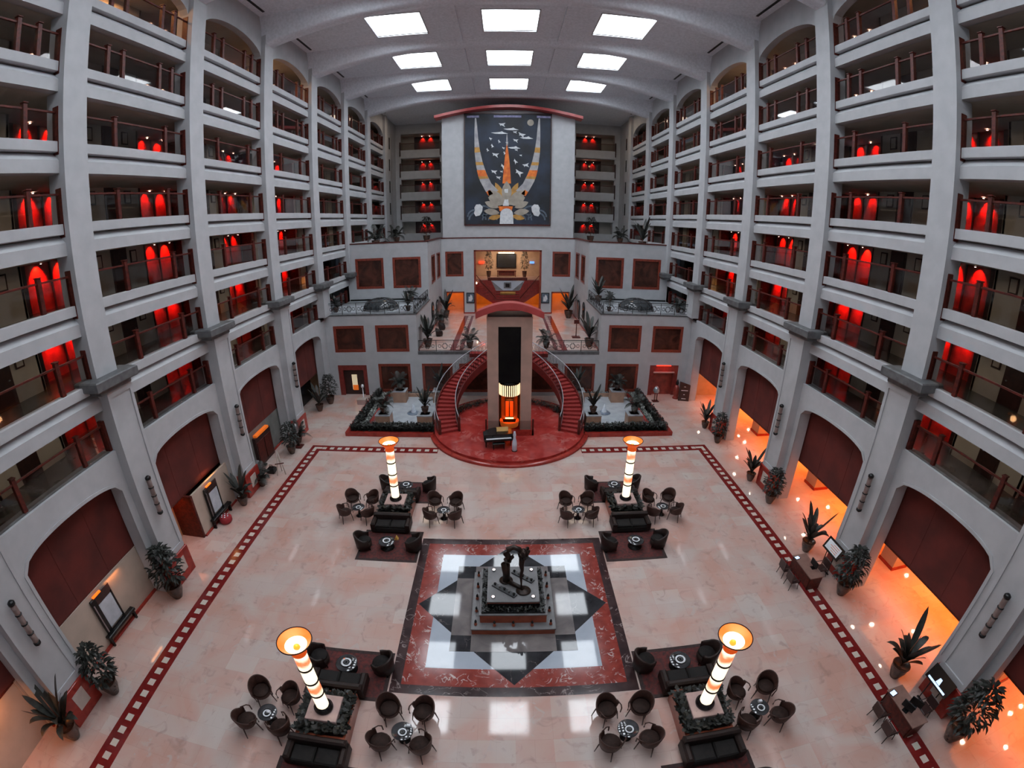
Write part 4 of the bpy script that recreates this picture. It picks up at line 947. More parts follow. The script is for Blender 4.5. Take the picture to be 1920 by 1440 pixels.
# ---------------------------------------------------------------- pool gardens either side of the stage
for s in (-1,1):
    sd=SN[s]
    t=thing('garden_planter','low red-edged hedge planter framing the pool %s of the stage'%sd,'planter',group='pool garden planters')
    q=MB(); x0,x1=s*4.9,s*12.4; 
    q.box(s*5.6,s*12.45,30.15,30.45,0,.32,REDM); q.box(s*12.1,s*12.45,30.45,38.6,0,.32,REDM); q.box(s*5.6,s*12.1,30.45,31.2,0,.25,BROWN); q.box(s*11.0,s*12.1,31.2,38.6,0,.25,BROWN)
    q.box(s*10.75,s*11.0,31.2,38.2,0,.4,REDM); q.box(s*5.8,s*11.0,31.2,31.4,0,.4,REDM); q.box(s*5.5,s*11.0,38.0,38.2,0,.4,BOXTAN); q.build('kerb',t)
    q=MB(); rd=random.Random(s+9)
    def clump(xa,xb,ya,yb,n,mts,z0=.3,z1=.75,L0=.17):
        for i in range(n):
            p=Vector((s*rd.uniform(xa,xb),rd.uniform(ya,yb),rd.uniform(z0,z1))); d=Vector((rd.uniform(-1,1),rd.uniform(-1,1),rd.uniform(-.2,1))).normalized(); L=L0*rd.uniform(.6,1.3); u=d.cross(Vector((0.1,0,1))).normalized(); q.add([p,p+d*L*.5+u*L*.3,p+d*L,p+d*L*.5-u*L*.3],[(0,1,2,3)],rd.choice(mts),True)
    clump(5.7,12.1,30.4,31.15,3800,[HEDGE,HEDGE,LEAF]); clump(11.55,12.1,31.1,38.5,2800,[HEDGE,HEDGE,LEAF]); f=q.build('hedge_foliage',t); f['kind']='stuff'
    q=MB(); clump(11.05,11.5,31.4,38.4,1500,[SILVER,SILVER,HEDGE],.25,.45,.13); clump(5.8,11.0,38.2,38.55,500,[SILVER,HEDGE],.3,.5,.13); clump(5.8,11,31.1,31.3,300,[SILVER,HEDGE],.5,.7,.1); f=q.build('silver_ground_cover',t); f['kind']='stuff'
    q=MB(); q.box(s*4.6,s*10.75,31.4,38.0,0,.12,POOL); struct('floor_pool',q)
    bx=[(9.75,31.95,'front outer'),(6.45,31.95,'front inner'),(9.55,37.1,'back outer'),(6.0,37.1,'back inner')]
    for i,(x,y,w) in enumerate(bx):
        y-= .0; t=thing('planter_box','tan square planter box, %s corner of the %s pool'%(w,sd),'planter',(s*x,y,.12),0,'planter boxes in the pools')
        q=MB(); q.box(-.58,.58,-.5,.5,0,1.0,BOXTAN); q.build('box',t); q=MB(); ringbox(q,.6,.52,0,0,.36,.3,1.04,POOL,.96); q.box(-.6,.6,-.52,.52,.99,1.0,POOL); q.build('top_rim',t)
        put(PB if (i+s)%2 else FB,'palm in the tan box, %s corner of the %s pool'%(w,sd),(s*x,y,1.17),i*1.3+s,.95,'palms in the planter boxes')
    t=thing('fountain','small foaming white water jet in the middle of the %s pool'%sd,'fountain',(s*7.9,34.4,.12),0,'pool fountains')
    q=MB(); q.lathe([(0,0),(.55,0),(.5,.05),(.2,.09),(.0,.09)],SLATEB,n=20); q.build('basin_disc',t)
    q=MB(); q.lathe([(.22,.07),(.18,.2),(.13,.4),(.1,.6),(.05,.75),(0,.8)],FOAM,n=16); q.build('water_jet',t)
# ---------------------------------------------------------------- mural
MNAVY=mat('navy_mosaic',(0.005,0.007,0.011),(0.017,0.028,0.055),.35,0.6,detail=8,lo=.38,hi=.68)
MGREY=mat('silver_grey_relief',(0.42,0.41,0.42),(0.26,0.26,0.28),1.2,0.6)
MORA=mat('orange_relief',(0.75,0.20,0.02),(0.55,0.10,0.015),2,0.6)
MGOLD=mat('gold_relief',(0.50,0.27,0.06),(0.36,0.18,0.04),2,0.6)
MLOT=mat('beige_lotus_relief',(0.36,0.32,0.27),(0.28,0.25,0.21),2,0.6)
MBIRD=mat('white_relief',(0.66,0.68,0.70),(0.52,0.55,0.58),4,0.6)
MWAVE=mat('slate_wave_relief',(0.06,0.085,0.12),(0.11,0.14,0.18),2,0.6)
mu=thing('mural','tall dark blue lobby mural of horn shapes, flame, lotus and birds','mural',(0,56.1,0))
q=MB(); q.box(-5.1,4.95,-.12,0,15.06,28.3,MNAVY); q.build('mosaic_panel',mu)
q=MB(); q.box(-5.22,-5.08,-.2,0,14.98,28.4,BROWN); q.box(4.93,5.07,-.2,0,14.98,28.4,BROWN); q.box(-5.22,5.07,-.2,0,28.3,28.42,BROWN); q.box(-5.22,5.07,-.2,0,14.94,15.06,REDWOOD); q.build('frame',mu)
def MX(p): return ((p[0]-905)*.0104-.06, 28.3-(p[1]-330)*.01071)
def relief(name,pts,mt,d=.05,back=-.12,parent=None,label=None):
    q=MB(); P=[MX(p) for p in pts]; q.prism(P,back-d,back,mt,'y'); o=q.build(name,parent or mu)
    if label:o['label']=label
    return o
HL=[(533,375),(528,560),(530,760),(550,930),(590,1080),(650,1190),(690,1250),(800,1190),(720,1110),(665,1000),(620,870),(590,740),(570,600),(557,450),(548,375)]
for f,nm in ((lambda x:x,'l'),(lambda x:1797-x,'r')):
    hn=relief('horn',[(f(x),y) for x,y in HL],MGREY,.06)
    for band,mt in (([(529,705),(531,765),(594,760),(584,705)],MGOLD),([(541,870),(546,905),(632,905),(620,870)],MGOLD),([(555,960),(572,1030),(678,1030),(648,960)],MORA),([(572,1030),(582,1060),(690,1055),(678,1030)],MGOLD),([(660,1205),(690,1250),(740,1225),(700,1180)],MORA)):
        relief('horn_band',[(f(x),y) for x,y in band],mt,.02,-.18,hn)
relief('flame',[(893,670),(908,740),(922,850),(932,960),(942,1110),(845,1110),(858,960),(868,850),(880,740)],MORA,.07)
relief('spire',[(893,545),(902,610),(905,690),(884,690),(886,610)],MGREY,.05)
def leaf(cx,cy,L,w,ang,mt,d=.09,nm='lotus_petal'):
    a=math.radians(ang); P=[]
    for i in range(9): t=i/8; P.append((L*t,-w*math.sin(PI*t)**.8))
    for i in range(7,0,-1): t=i/8; P.append((L*t,w*math.sin(PI*t)**.8))
    relief(nm,[(cx+x*math.cos(a)-y*math.sin(a),cy-(x*math.sin(a)+y*math.cos(a))) for x,y in P],mt,d)
for sx in (1,-1):
    g=lambda a:a if sx>0 else 180-a
    leaf(893+sx*30,1290,215,34,g(62),MGOLD,.05); leaf(893+sx*20,1350,250,60,g(40),MLOT,.08); leaf(893+sx*10,1330,210,60,g(18) ,MLOT,.10)
    leaf(893+sx*90,1380,170,36,g(22),MLOT,.12); leaf(893+sx*80,1440,180,36,g(8),MLOT,.10); leaf(893+sx*60,1470,150,30,g(-12),MGOLD,.06)
leaf(893,1330,245,56,90,MLOT,.13)
relief('altar_block',[(800,1365),(965,1365),(950,1420),(815,1420)],MORA,.13)
P=[(815,1562)]+[(893-72*math.cos(PI*i/12)*1.0,1450-62*math.sin(PI*i/12)) for i in range(13)]+[(972,1562)]
relief('white_arch',P,MBIRD,.16)
relief('moon',[(1158+37*math.cos(2*PI*i/18),425+37*math.sin(2*PI*i/18)) for i in range(18)],MLOT,.05)
rd=random.Random(3)
for (x,y,w,a) in [(840,450,40,0),(708,608,22,30),(805,640,22,60),(985,535,25,0),(1060,565,45,20),(992,628,32,10),(728,690,24,60),(676,735,22,60),(765,790,42,10),(866,770,22,60),(855,715,20,20),(990,865,32,50),(1050,795,16,0),(1110,905,40,-10),(850,920,34,40),(750,980,38,10),(835,978,20,0),(1030,990,52,30),(800,1045,30,10),(895,655,18,0),(1000,735,20,0)]:
    A=math.radians(a); B=[(-1,-.35),(-.1,-.3),(.9,-.5),(.45,.05),(.8,.7),(.25,.35),(-.35,.15),(-.55,.45),(-.6,.0)]
    relief('bird',[(x+w*(u*math.cos(A)-v*math.sin(A)),y+w*(u*math.sin(A)+v*math.cos(A))) for u,v in B],MBIRD,.05)
for (x,y,w) in [(940,503,85),(810,546,95),(1115,600,75),(975,712,70)]:
    relief('cloud',[(x-w,y-5),(x-w*.4,y-9),(x,y-12),(x+w*.3,y-20),(x+w*.5,y-8),(x+w,y+6),(x+w*.2,y+10),(x-w*.5,y+8)],MBIRD,.05)
for sx in (1,-1):
    f=(lambda x:x) if sx>0 else (lambda x:1797-x)
    relief('lion',[(f(525),1380),(f(545),1345),(f(590),1340),(f(622),1370),(f(615),1420),(f(590),1465),(f(540),1475),(f(520),1440),(f(532),1410)],MBIRD,.08)
    for (cx,cy,r) in ((535,1440,95),(625,1410,110),(560,1475,105),(700,1480,90),(760,1480,80)):
        relief('wave',[(f(cx+r*math.cos(PI*i/14)),cy+40-r*.9*math.sin(PI*i/14)) for i in range(15)]+[(f(cx+r*.82*math.cos(PI*i/14)),cy+40-r*.72*math.sin(PI*i/14)) for i in range(14,-1,-1)],MWAVE,.03)
for a,b_ in ((442,580),(745,1055),(1228,1385)): relief('lavender_strip',[(a,345),(b_,345),(b_,368),(a,368)],MLAV,.04)
relief('white_glyph',[(865,1175),(910,1170),(908,1215),(872,1215)],MBIRD,.03,-.25); relief('white_glyph',[(868,1290),(912,1288),(918,1360),(850,1360)],MBIRD,.03,-.25)
# ---------------------------------------------------------------- central niche with split stair
q=MB(); q.box(-5,5,63.0,63.2,4.15,12.4,NICHEW); q.box(-5,-4.8,56.35,63,4.15,12.4,NICHEW); q.box(4.8,5,56.35,63,4.15,12.4,NICHEW); q.box(-5,5,56.35,63.2,12.3,12.5,NICHEW); 
q.box(-5,5,62.9,63,4.15,7.8,ORWALL); struct('wall_niche',q); q=MB(); q.box(-4.79,4.79,59.3,62.89,7.75,8.0,PINKST); q.box(-4.79,4.79,59.3,59.5,7.0,7.75,REDWOOD); struct('floor_niche',q)
q=MB(); q.box(-4.12,-3.9,55.96,56.5,4.15,11.95,FRAMEW); q.box(3.85,4.07,55.96,56.5,4.15,11.95,FRAMEW); q.box(-4.12,4.07,55.96,56.5,11.8,11.98,FRAMEW); struct('trim_2',q)
ns=thing('grand_staircase','red split staircase inside the central upper niche','staircase',(0,0,0))
q=MB()
for i in range(7): q.box(-1.55,1.55,56.4+.3*i,58.7,4.15+.17*i,4.32+.17*i,CARPET)
q.build('lower_flight',ns)
q=MB(); q.box(-1.5,1.5,57.1,57.2,5.0,6.9,STRING)
for i in range(5): q.box(-1.45,1.45,57.0,57.1,5.2+.3*i,5.28+.3*i,CARPET)
q.box(-.95,.95,57.0,57.06,6.35,6.7,MGOLD); q.build('middle_flight',ns)
for s in (-1,1):
    q=MB()
    for i in range(14): 
        x=1.4+i*.19; z=5.34+.19*(i+1); q.box(s*x,s*(x+.22),57.0,58.6,z-.45,z,CARPET)
    q.build('upper_flight',ns)
    q=MB(); q.prism([(s*x,z) for x,z in ((3.95,6.6),(3.1,6.05),(2.3,5.5),(1.5,5.05),(1.5,6.9),(2.1,8.15),(3.95,8.15))],56.95,57.05,STRING,'y')
    for i in range(9): q.box(s*(1.55+i*.27),s*(1.85+i*.27),56.86,57.0,5.55+i*.27,5.62+i*.27,CARPET)
    q.tube([(s*1.5,56.85,5.9),(s*4.0,56.85,8.9)],.05,REDWOOD,6); q.build('side_balustrade',ns)
q=MB(); q.prism([(-2.1,8.1),(-1.95,7.5),(-1.45,6.85),(1.4,6.85),(1.9,7.5),(2.05,8.1)],57.0,57.3,WHITEM,'y'); wp=q.build('white_balcony_front',ns)
q=MB(); q.prism([(-2.0,8.05),(-1.9,7.5),(-1.45,6.9),(-.6,6.9)],56.96,57.02,GREYST,'y'); q.build('scrollwork',wp); q=MB(); q.prism([(1.95,8.05),(1.85,7.5),(1.4,6.9),(.55,6.9)],56.96,57.02,GREYST,'y'); q.build('scrollwork',wp)
q=MB(); q.box(-.5,.42,56.9,57.0,7.15,7.9,DARKST,.04); q.box(-.3,.22,56.88,56.9,7.3,7.75,BLACK); q.build('crest_panel',wp)
q=MB(); q.box(-2.5,2.4,56.9,57.4,8.15,8.5,REDWOOD,.03); q.build('landing_rail',ns); q=MB(); q.box(-2.3,2.2,57.3,59.4,7.9,8.1,PINKST); q.build('landing',ns)
light('AREA',(0,60.5,12.2),330,(1,.72,.48),(4,1.5)); light('AREA',(-3.0,60.5,7.4),120,(1,.30,.03),(2,2)); light('AREA',(3.2,60.5,7.4),120,(1,.30,.03),(2,2))
t=thing('wall_screen','dark framed picture under a warm light in the upper niche','picture',(-.15,62.9,10.1)); q=MB(); q.box(-1.35,1.3,-.08,0,-.95,.95,BLACK); q.build('panel',t); q=MB(); q.box(-1.25,1.2,-.1,-.08,-.85,.85,MNAVY); q.build('picture_face',t)
t=thing('picture_light','bright warm picture light above the dark picture in the niche','lamp',(-.15,62.6,11.15)); q=MB(); q.box(-1.1,1.0,-.05,.1,0,.1,WARMB); q.build('tube',t); q=MB(); q.box(-1.15,1.05,.1,.3,-.02,.12,CHROME); q.build('bracket',t)
t=thing('console_table','red carved console against the niche back wall','table',(-.15,62.2,8.0)); q=MB(); q.box(-1.3,1.3,-.3,.3,.75,.85,REDWOOD,.02); q.build('top',t); q=MB(); q.box(-1.1,1.1,-.2,.2,.15,.75,RUGM); q.build('cabinet',t)
for x in (-1.2,1.2): q=MB(); q.box(x-.05,x+.05,-.25,.25,0,.75,REDWOOD); q.build('leg',t)
for s,w,x in ((-1,'left',-2.5),(1,'right',2.2)): put(BB_,'tall dark columnar plant %s of the niche picture'%w,(x,60.6,8.0),0,(1.0,1.0,1.7),'niche plants')
t=thing('exit_sign','small glowing red sign on the left of the niche','sign',(-3.55,62.85,9.9)); q=MB(); q.box(-.35,.35,-.06,0,-.13,.13,REDE); q.build('face',t)
t=thing('round_sign','small blue sign on the right of the niche','sign',(3.3,62.85,9.9)); q=MB(); q.box(-.3,.3,-.06,0,-.14,.14,SCR2); q.build('face',t)
t=thing('fire_cabinet','small bright red box under the left stair flight of the niche','cabinet',(-2.0,56.6,4.6)); q=MB(); q.box(-.25,.25,-.1,.1,0,.5,REDE); q.build('body',t)
t=thing('wall_lantern','small white glowing lantern on the left jamb of the niche','lamp',(-3.85,56.2,7.9)); q=MB(); q.lathe([(0,-.12),(.07,-.06),(.08,.05),(0,.14)],WARMB,n=10); q.build('globe',t)
# orange doorways
for s in (-1,1):
    q=MB(); q.box(s*5.0,s*8.0,58.6,58.8,4.15,7,ORWALL); q.box(s*5.0,s*8.05,56.35,58.8,6.95,7.1,ORWALL); q.box(s*8.0,s*8.1,56.35,58.8,4.15,7,ORWALL); struct('wall_doorway_'+SN[s],q)
    q=MB(); x0,x1=s*5.35,s*7.6; q.box(x0,s*5.47,55.94,56.4,4.15,6.9,FRAMEW); q.box(s*7.48,x1,55.94,56.4,4.15,6.9,FRAMEW); q.box(x0,x1,55.94,56.4,6.73,6.9,FRAMEW); struct('door_%d'%(900+s),q)
    light('AREA',(s*6.5,56.6,6.75),60,(1,.24,.015),(1.8,.3),(math.radians(50),0,0))
    t=thing('framed_picture','framed artwork between the %s orange doorway and the niche'%SN[s],'picture',(s*4.6,55.98,6.1)); q=MB(); q.box(-.5,.5,-.05,0,-.65,.65,BLACK); q.box(-.42,.42,-.06,-.05,-.56,.56,MWAVE); q.build('frame',t); q=MB(); q.prism([(-.25,-.4),(.1,-.42),(.28,-.1),(.2,.3),(.0,.42),(-.1,.1),(-.22,.2)],-.075,-.06,MBIRD,'y'); q.build('print',t)
    # recess side walls: mirrors / pictures
    for (ya,yb,z0,z1,sh) in ((47.3,48.4,5.2,7.05,'dark oblong picture'),(50.5,52.2,4.6,6.7,'tall arched mirror')):
        t=thing('wall_mirror','%s on the %s side wall of the mezzanine'%(sh,SN[s]),'mirror',(s*8.05,(ya+yb)/2,z0)); h=z1-z0; w=(yb-ya)/2
        q=MB(); P=[(-w,0),(w,0),(w,h*.8),(w*.6,h*.95),(0,h),(-w*.6,h*.95),(-w,h*.8)]; q.prism(P,-s*.06,0,BLACK,'x'); q.build('frame',t)
        q=MB(); q.prism([(a*.8,.1+b_*.9) for a,b_ in P],-s*.075,-s*.06,(TGLASS if 'picture' in sh else CHROME),'x'); q.build('glass',t)
# ---------------------------------------------------------------- scrolled iron railings
def iron_rail(name,label,p0,p1,grp,h=1.0):
    t=thing(name,label,'railing',p0,0,grp); d=Vector(p1)-Vector(p0); L=d.length; u=d.normalized(); n=max(1,round(L/1.35)); w=L/n
    q=MB(); q.tube([Vector((0,0,h)),d+Vector((0,0,h))],.035,BLACKM,5); q.build('handrail',t)
    q=MB(); q.tube([Vector((0,0,.1)),d+Vector((0,0,.1))],.02,BLACKM,4); q.tube([Vector((0,0,h-.14)),d+Vector((0,0,h-.14))],.018,BLACKM,4)
    for i in range(n):
        c=u*(w*(i+.5))+Vector((0,0,.48))
        for (r,ox) in ((.2,0),(.12,-.42),(.12,.42)):
            q.tube([c+u*(ox*w/1.35+r*math.cos(a))+Vector((0,0,r*math.sin(a)*1.1)) for a in [2*PI*k/12 for k in range(13)]],.022,BLACKM,4,True,False)
        for sg in (-1,1): q.tube([c+u*(sg*.05)+Vector((0,0,-.3)),c+u*(sg*.3),c+u*(sg*.05)+Vector((0,0,.3))],.02,BLACKM,4,True,False)
    q.build('scrollwork',t)
    for i in range(n+1): q=MB(); q.tube([u*(w*i),u*(w*i)+Vector((0,0,h))],.03,BLACKM,5); q.build('post',t)
    return t
for s in (-1,1):
    iron_rail('iron_railing','scrolled black iron railing of the mezzanine edge, %s of the lift'%SN[s],(s*3.3,38.75,4.16),(s*7.95,38.75,4.16),'iron railings')
    iron_rail('iron_railing','scrolled iron railing along the front of the %s terrace'%SN[s],(s*8.25,38.8,7.62),(s*16.1,38.8,7.62),'iron railings')
    iron_rail('iron_railing','scrolled iron railing along the inner side of the %s terrace'%SN[s],(s*8.2,38.95,7.62),(s*8.2,46.0,7.62),'iron railings')
    t=thing('skylight_dome','dark glass dome on the %s terrace'%SN[s],'dome',(s*11.9,41.4,7.6),0,'terrace domes')
    q=MB(); q.lathe([(1.72,0),(1.72,.14),(1.62,.16)],DARKST,n=36); q.build('curb',t); q=MB(); q.lathe([(1.64*math.cos(PI/2*i/9),.15+.85*math.sin(PI/2*i/9)) for i in range(10)],DOME,n=36); dm=q.build('dome_glass',t)
    q=MB()
    for k in range(8):
        a=2*PI*k/8; q.tube([(1.66*math.cos(PI/2*i/7)*math.cos(a),1.66*math.cos(PI/2*i/7)*math.sin(a),.16+.86*math.sin(PI/2*i/7)) for i in range(8)],.02,BLACKM,4)
    q.build('ribs',dm)
iron_rail('iron_railing','plain iron railing of the stair landing behind the lift tower',(-1.6,38.78,4.17),(1.6,38.78,4.17),'iron railings')
for (b0,lab,x,y,z,rz,sc) in [(FB,'palm in dark pot at the inner front corner of the left terrace',-9.0,40.0,7.6,0,.9),(PB,'tall palm by the far inner corner of the left terrace',-9.7,44.9,7.6,1,1.0),(FB,'plant in dark pot at the outer front corner of the left terrace',-15.9,40.2,7.6,2,.85),
 (BB_,'pot plant at the inner front corner of the right terrace',9.0,40.0,7.6,1,.75),(FB,'tall leafy plant at the far inner corner of the right terrace',8.95,44.8,7.6,.3,1.25),(PB,'plant in dark pot at the outer corner of the right terrace',15.7,40.3,7.6,2,.9),(PB,'small palm in front of the right terrace windows',10.3,45.3,7.6,2,.7),
 (FB,'tall banana-leaf plant at the front left corner of the mezzanine',-7.4,40.3,4.15,0,1.5),(PB,'palm in dark pot at the mezzanine edge left of the lift',-3.5,39.9,4.15,.5,1.15),(PB,'palm in dark pot at the mezzanine edge right of the lift',3.4,39.9,4.15,2.3,1.15),(FB,'tall leafy plant at the front right corner of the mezzanine',7.4,40.4,4.15,1,1.55),
 (FB,'tall plant beside the left orange doorway',-7.4,53.6,4.15,1,1.6),(FB,'leaning banana plant beside the right orange doorway',7.2,53.4,4.15,2.6,1.8),(PB,'dark palm midway along the left mezzanine wall',-7.4,49.6,4.15,1,1.1),
 (BB_,'bushy plants on the roof left of the mural',-10.6,60.6,12.9,0,1.7),(PB,'palm on the roof in the left corner',-14.6,60.5,12.9,1,1.5),(BB_,'bushy plants on the roof right of the mural',10.8,60.6,12.9,2,1.7),(PB,'palm on the roof in the right corner',14.8,60.5,12.9,.3,1.4),(PB,'palm on the roof edge by the left balconies',-14.2,49,12.9,.3,1.6),(FB,'slim plant on the roof edge by the right balconies',14.3,48.6,12.9,.3,1.6)]:
    put(b0,lab,(x,y,z),rz,sc*.92,'plants of the far block')
t=thing('barrel_armchair','dark round armchair by the left mezzanine wall','armchair',(-6.9,44.4,4.15),-1.3)
for c in CC.children: dup_child(c,t)
t=thing('barrel_armchair','dark round armchair farther along the left mezzanine wall','armchair',(-7.0,47.2,4.15),-1.5)
for c in CC.children: dup_child(c,t)
t=thing('prayer_stand','dark red carved stand on the right of the mezzanine','stand',(6.7,43.8,4.15)); q=MB(); q.box(-.4,.4,-.3,.3,0,.12,REDWOOD,.02); q.build('base',t); q=MB(); q.tube([(0,0,.1),(0,0,1.5)],.05,REDWOOD,8); q.build('post',t); q=MB(); q.box(-.25,.25,-.04,.04,1.4,1.8,REDWOOD,.03); q.build('headboard',t)
# ---------------------------------------------------------------- facade doors
q=MB(); q.box(-15.73,-15.3,38.7,38.95,0,2.94,DOORW); q.box(-13.3,-12.92,38.7,38.95,0,2.94,DOORW); q.box(-15.3,-13.3,38.7,38.95,2.45,2.94,DOORW); q.box(-15.3,-13.3,38.95,39.0,0,2.45,BROWN); dl=q.build('door_950',None,kind='structure')
q=MB(); q.box(-14.55,-14.05,38.88,38.94,.5,1.95,PAPERW); q.box(-14.5,-14.0,38.85,38.9,.45,.95,OREW); q.build('lit_glass_slot',dl)
q=MB(); q.box(12.92,13.35,38.7,38.95,0,2.94,DOORW); q.box(15.3,15.73,38.7,38.95,0,2.94,DOORW); q.box(13.35,15.3,38.7,38.95,2.3,2.94,DOORW); q.box(13.35,15.3,38.95,39.0,0,2.3,ALC); dr=q.build('door_951',None,kind='structure')
q=MB(); q.box(13.3,15.35,38.55,38.72,2.22,2.32,PINKST); q.build('lintel_ledge',dr); q=MB(); q.box(13.55,14.95,38.62,38.7,2.86,2.95,REDE2); q.build('red_light_strip',dr)
light('AREA',(14.25,38.4,2.85),9,(1,.05,.02),(1.3,.08))
t=thing('bowl_stand','glass bowl on two red-brown legs before the right door','stand',(13.25,37.15,0)); q=MB(); q.box(-.3,.3,-.25,.25,0,.06,REDWOOD,.02); q.build('base',t)
for x in (-.1,.12): q=MB(); q.tube([(x,0,.05),(x,0,.8)],.035,REDWOOD,6); q.build('leg',t)
q=MB(); q.lathe([(0,.8),(.22,.85),(.3,1.05),(.2,1.3),(.08,1.45),(.05,1.4),(.15,1.2),(.2,1.05),(0,.9)],SLVG,n=18); q.build('bowl',t)
t=thing('lacquer_urn','red and black lacquer urn on a small stand by the right door','urn',(15.5,37.9,0)); q=MB(); q.lathe([(0,0),(.32,0),(.3,.1),(.2,.2),(.28,.5),(.32,.8),(.22,1.1),(.12,1.3),(0,1.35)],ALC,n=18); q.build('urn',t); q=MB(); q.lathe([(.1,1.3),(.14,1.5),(.05,1.8),(0,1.85)],BLACK,n=12); q.build('lid',t)
t=thing('standing_signboard','dark wooden standing signboard with pale lettering near the right pillar','sign',(16.0,37.2,0),-.2); q=MB(); q.prism([(-.5,.0),(.5,0),(.5,1.55),(-.5,1.85)],-.06,.06,BROWN,'y'); q.build('board',t)
q=MB(); 
for (z,w) in ((1.35,.16),(1.0,.62),(.6,.14),(.2,.4)): q.box(-w/2,w/2,-.075,-.06,z,z+.06,PAPER)
q.build('lettering',t)
t=thing('white_pedestal_stand','thin white stand with round head beside the left wooden door','stand',(-13.2,37.7,0)); q=MB(); q.lathe([(0,0),(.22,0),(.2,.04),(.04,.06),(.035,1.1),(0,1.1)],PAPER,n=14); q.build('pole',t); q=MB(); q.lathe([(0,1.1),(.12,1.15),(.14,1.3),(.08,1.42),(0,1.45)],PAPER,n=14); q.build('head',t)
t=thing('stone_planter_box','small pinkish stone box on the floor by the left door','box',(-13.0,36.6,0)); q=MB(); q.box(-.4,.4,-.25,.25,0,.45,PINKST,.02); q.build('body',t); q=MB(); q.box(-.42,.42,-.27,.27,.42,.5,CREAMM,.01); q.build('lid',t)
# ---------------------------------------------------------------- sconces on the lower pillars
sp=None
for s in (-1,1):
    for k in range(-1,3):
        lab='segmented brown tube sconce on the %s wall pillar, %s from the far end'%(SN[s],ORD[3-k])
        if sp is None:
            sp=thing('wall_sconce',lab,'sconce',group='tube wall sconces'); 
            for i in range(4): q=MB(); q.lathe([(.10,-.82+.42*i),(.115,-.8+.42*i),(.115,-.46+.42*i),(.10,-.44+.42*i)],SCON,n=14); q.build('tube_segment',sp)
            for i in range(3): q=MB(); q.lathe([(.10,-.44+.42*i),(.135,-.435+.42*i),(.135,-.405+.42*i),(.1,-.4+.42*i)],BLACK,n=14); q.build('ring',sp)
            for z,sg in ((-.82,-1),(.84,1)): q=MB(); q.lathe([(.1,z),(.14,z+sg*.01),(.14,z+sg*.1),(.06,z+sg*.17),(0,z+sg*.18)],BLACK,n=14); q.build('end_cap',sp)
            q=MB(); q.box(-.1,.1,-.06,.06,-.5,.5,DARKST); q.build('bracket',sp); o=sp
        else: o=dup(sp,lab)
        o.location=(s*15.83,YK(k)+.68,4.9)
# ---------------------------------------------------------------- left arcade furniture
for y,x,w in ((9.9,-17.1,'first'),(18.9,-16.62,'second')):
    t=thing('mirror_console','black framed leaning mirror console with white panel, %s left arcade bay from the front'%w,'mirror',(x,y,0))
    q=MB(); q.box(-.12,.0,-.75,-.45,.5,2.45,BLACK,.03); q.box(-.12,-.05,-.45,.55,2.0,2.5,BROWN,.03); q.box(-.12,-.05,.45,.55,.6,2.1,BLACK); q.build('frame',t)
    q=MB(); q.box(-.1,-.06,-.45,.45,.7,2.0,MIRR); q.build('mirror_glass',t); q=MB(); q.box(-.1,.18,-.95,1.05,.45,.62,BLACK,.03); q.build('shelf',t)
    q=MB(); q.box(.0,.03,-.72,-.66,.7,2.2,CHROME); q.build('chrome_strip',t)
    for yy in (-.85,.95): q=MB(); q.box(-.08,.12,yy-.05,yy+.05,0,.45,BLACK); q.build('leg',t)
    t=thing('picture_spotlight','orange glowing spotlight above the %s left arcade mirror'%w,'lamp',(x,y-.3,2.5)); q=MB(); q.box(-.05,.06,-.25,.25,0,.06,ORE); q.build('tube',t)
t=thing('round_pouf','round red pouf with white dots on the floor by the left arcade','pouf',(-16.25,18.75,0)); q=MB(); q.lathe([(0,0),(.3,0),(.38,.1),(.38,.3),(.3,.4),(0,.42)],ALCR,n=24); q.build('seat',t)
for i in range(7):
    a=2*PI*i/6; r=.2 if i<6 else 0; q=MB(); q.lathe([(0,.445),(.04,.44),(.045,.42)],PAPER,cx=r*math.cos(a),cy=r*math.sin(a),n=8); q.build('dot',t)
t=thing('wooden_easel','pale wooden easel standing by the left arcade','easel',(-15.15,24.35,0),.4)
for (x,y) in ((-.28,-.2),(.28,-.2),(0,.35)): q=MB(); q.tube([(x,y,0),(0,0,1.75)],[.035,.028],CREAMM,6); q.build('leg',t)
q=MB(); q.box(-.3,.3,-.16,-.12,.8,.86,REDWOOD); q.build('ledge',t)
t=thing('black_bag','black bag on the floor beside the wooden easel','bag',(-15.9,24.4,0)); q=MB(); q.box(-.28,.28,-.24,.24,0,.42,BLACK,.09); q.build('body',t); q=MB(); q.tube([(-.15,0,.4),(-.1,0,.58),(.1,0,.58),(.15,0,.4)],.02,BLACK,6); q.build('handle',t)
t=thing('ornate_floor_lamp','ornate dark brass stand lamp by the third left pillar plants','lamp',(-15.5,28.2,0)); q=MB(); q.box(-.3,.3,-.3,.3,0,.1,REDWOOD,.02); q.build('base',t); q=MB(); q.lathe([(.1,.1),(.05,.3),(.12,.5),(.05,.7),(.1,.9),(.04,1.1)],BRONZE,n=12); q.build('stem',t); q=MB(); q.lathe([(0,1.1),(.15,1.2),(.2,1.5),(.12,1.8),(0,1.9)],CHROME,n=12); q.build('lantern',t)
t=thing('carved_wardrobe','large dark carved cabinet with lit top shelf in the third left arcade bay','cabinet',(-17.05,26.0,0))
q=MB(); q.box(-.4,0,-1.0,1.2,0,2.15,BROWN,.02); q.build('body',t)
for y in (-.9,.15): q=MB(); q.box(0,.04,y,y+.9,.2,1.8,REDWOOD,.02); q.build('door',t)
q=MB(); q.box(-.35,.03,-.8,1.0,2.15,2.3,OREW); q.build('lit_shelf',t)
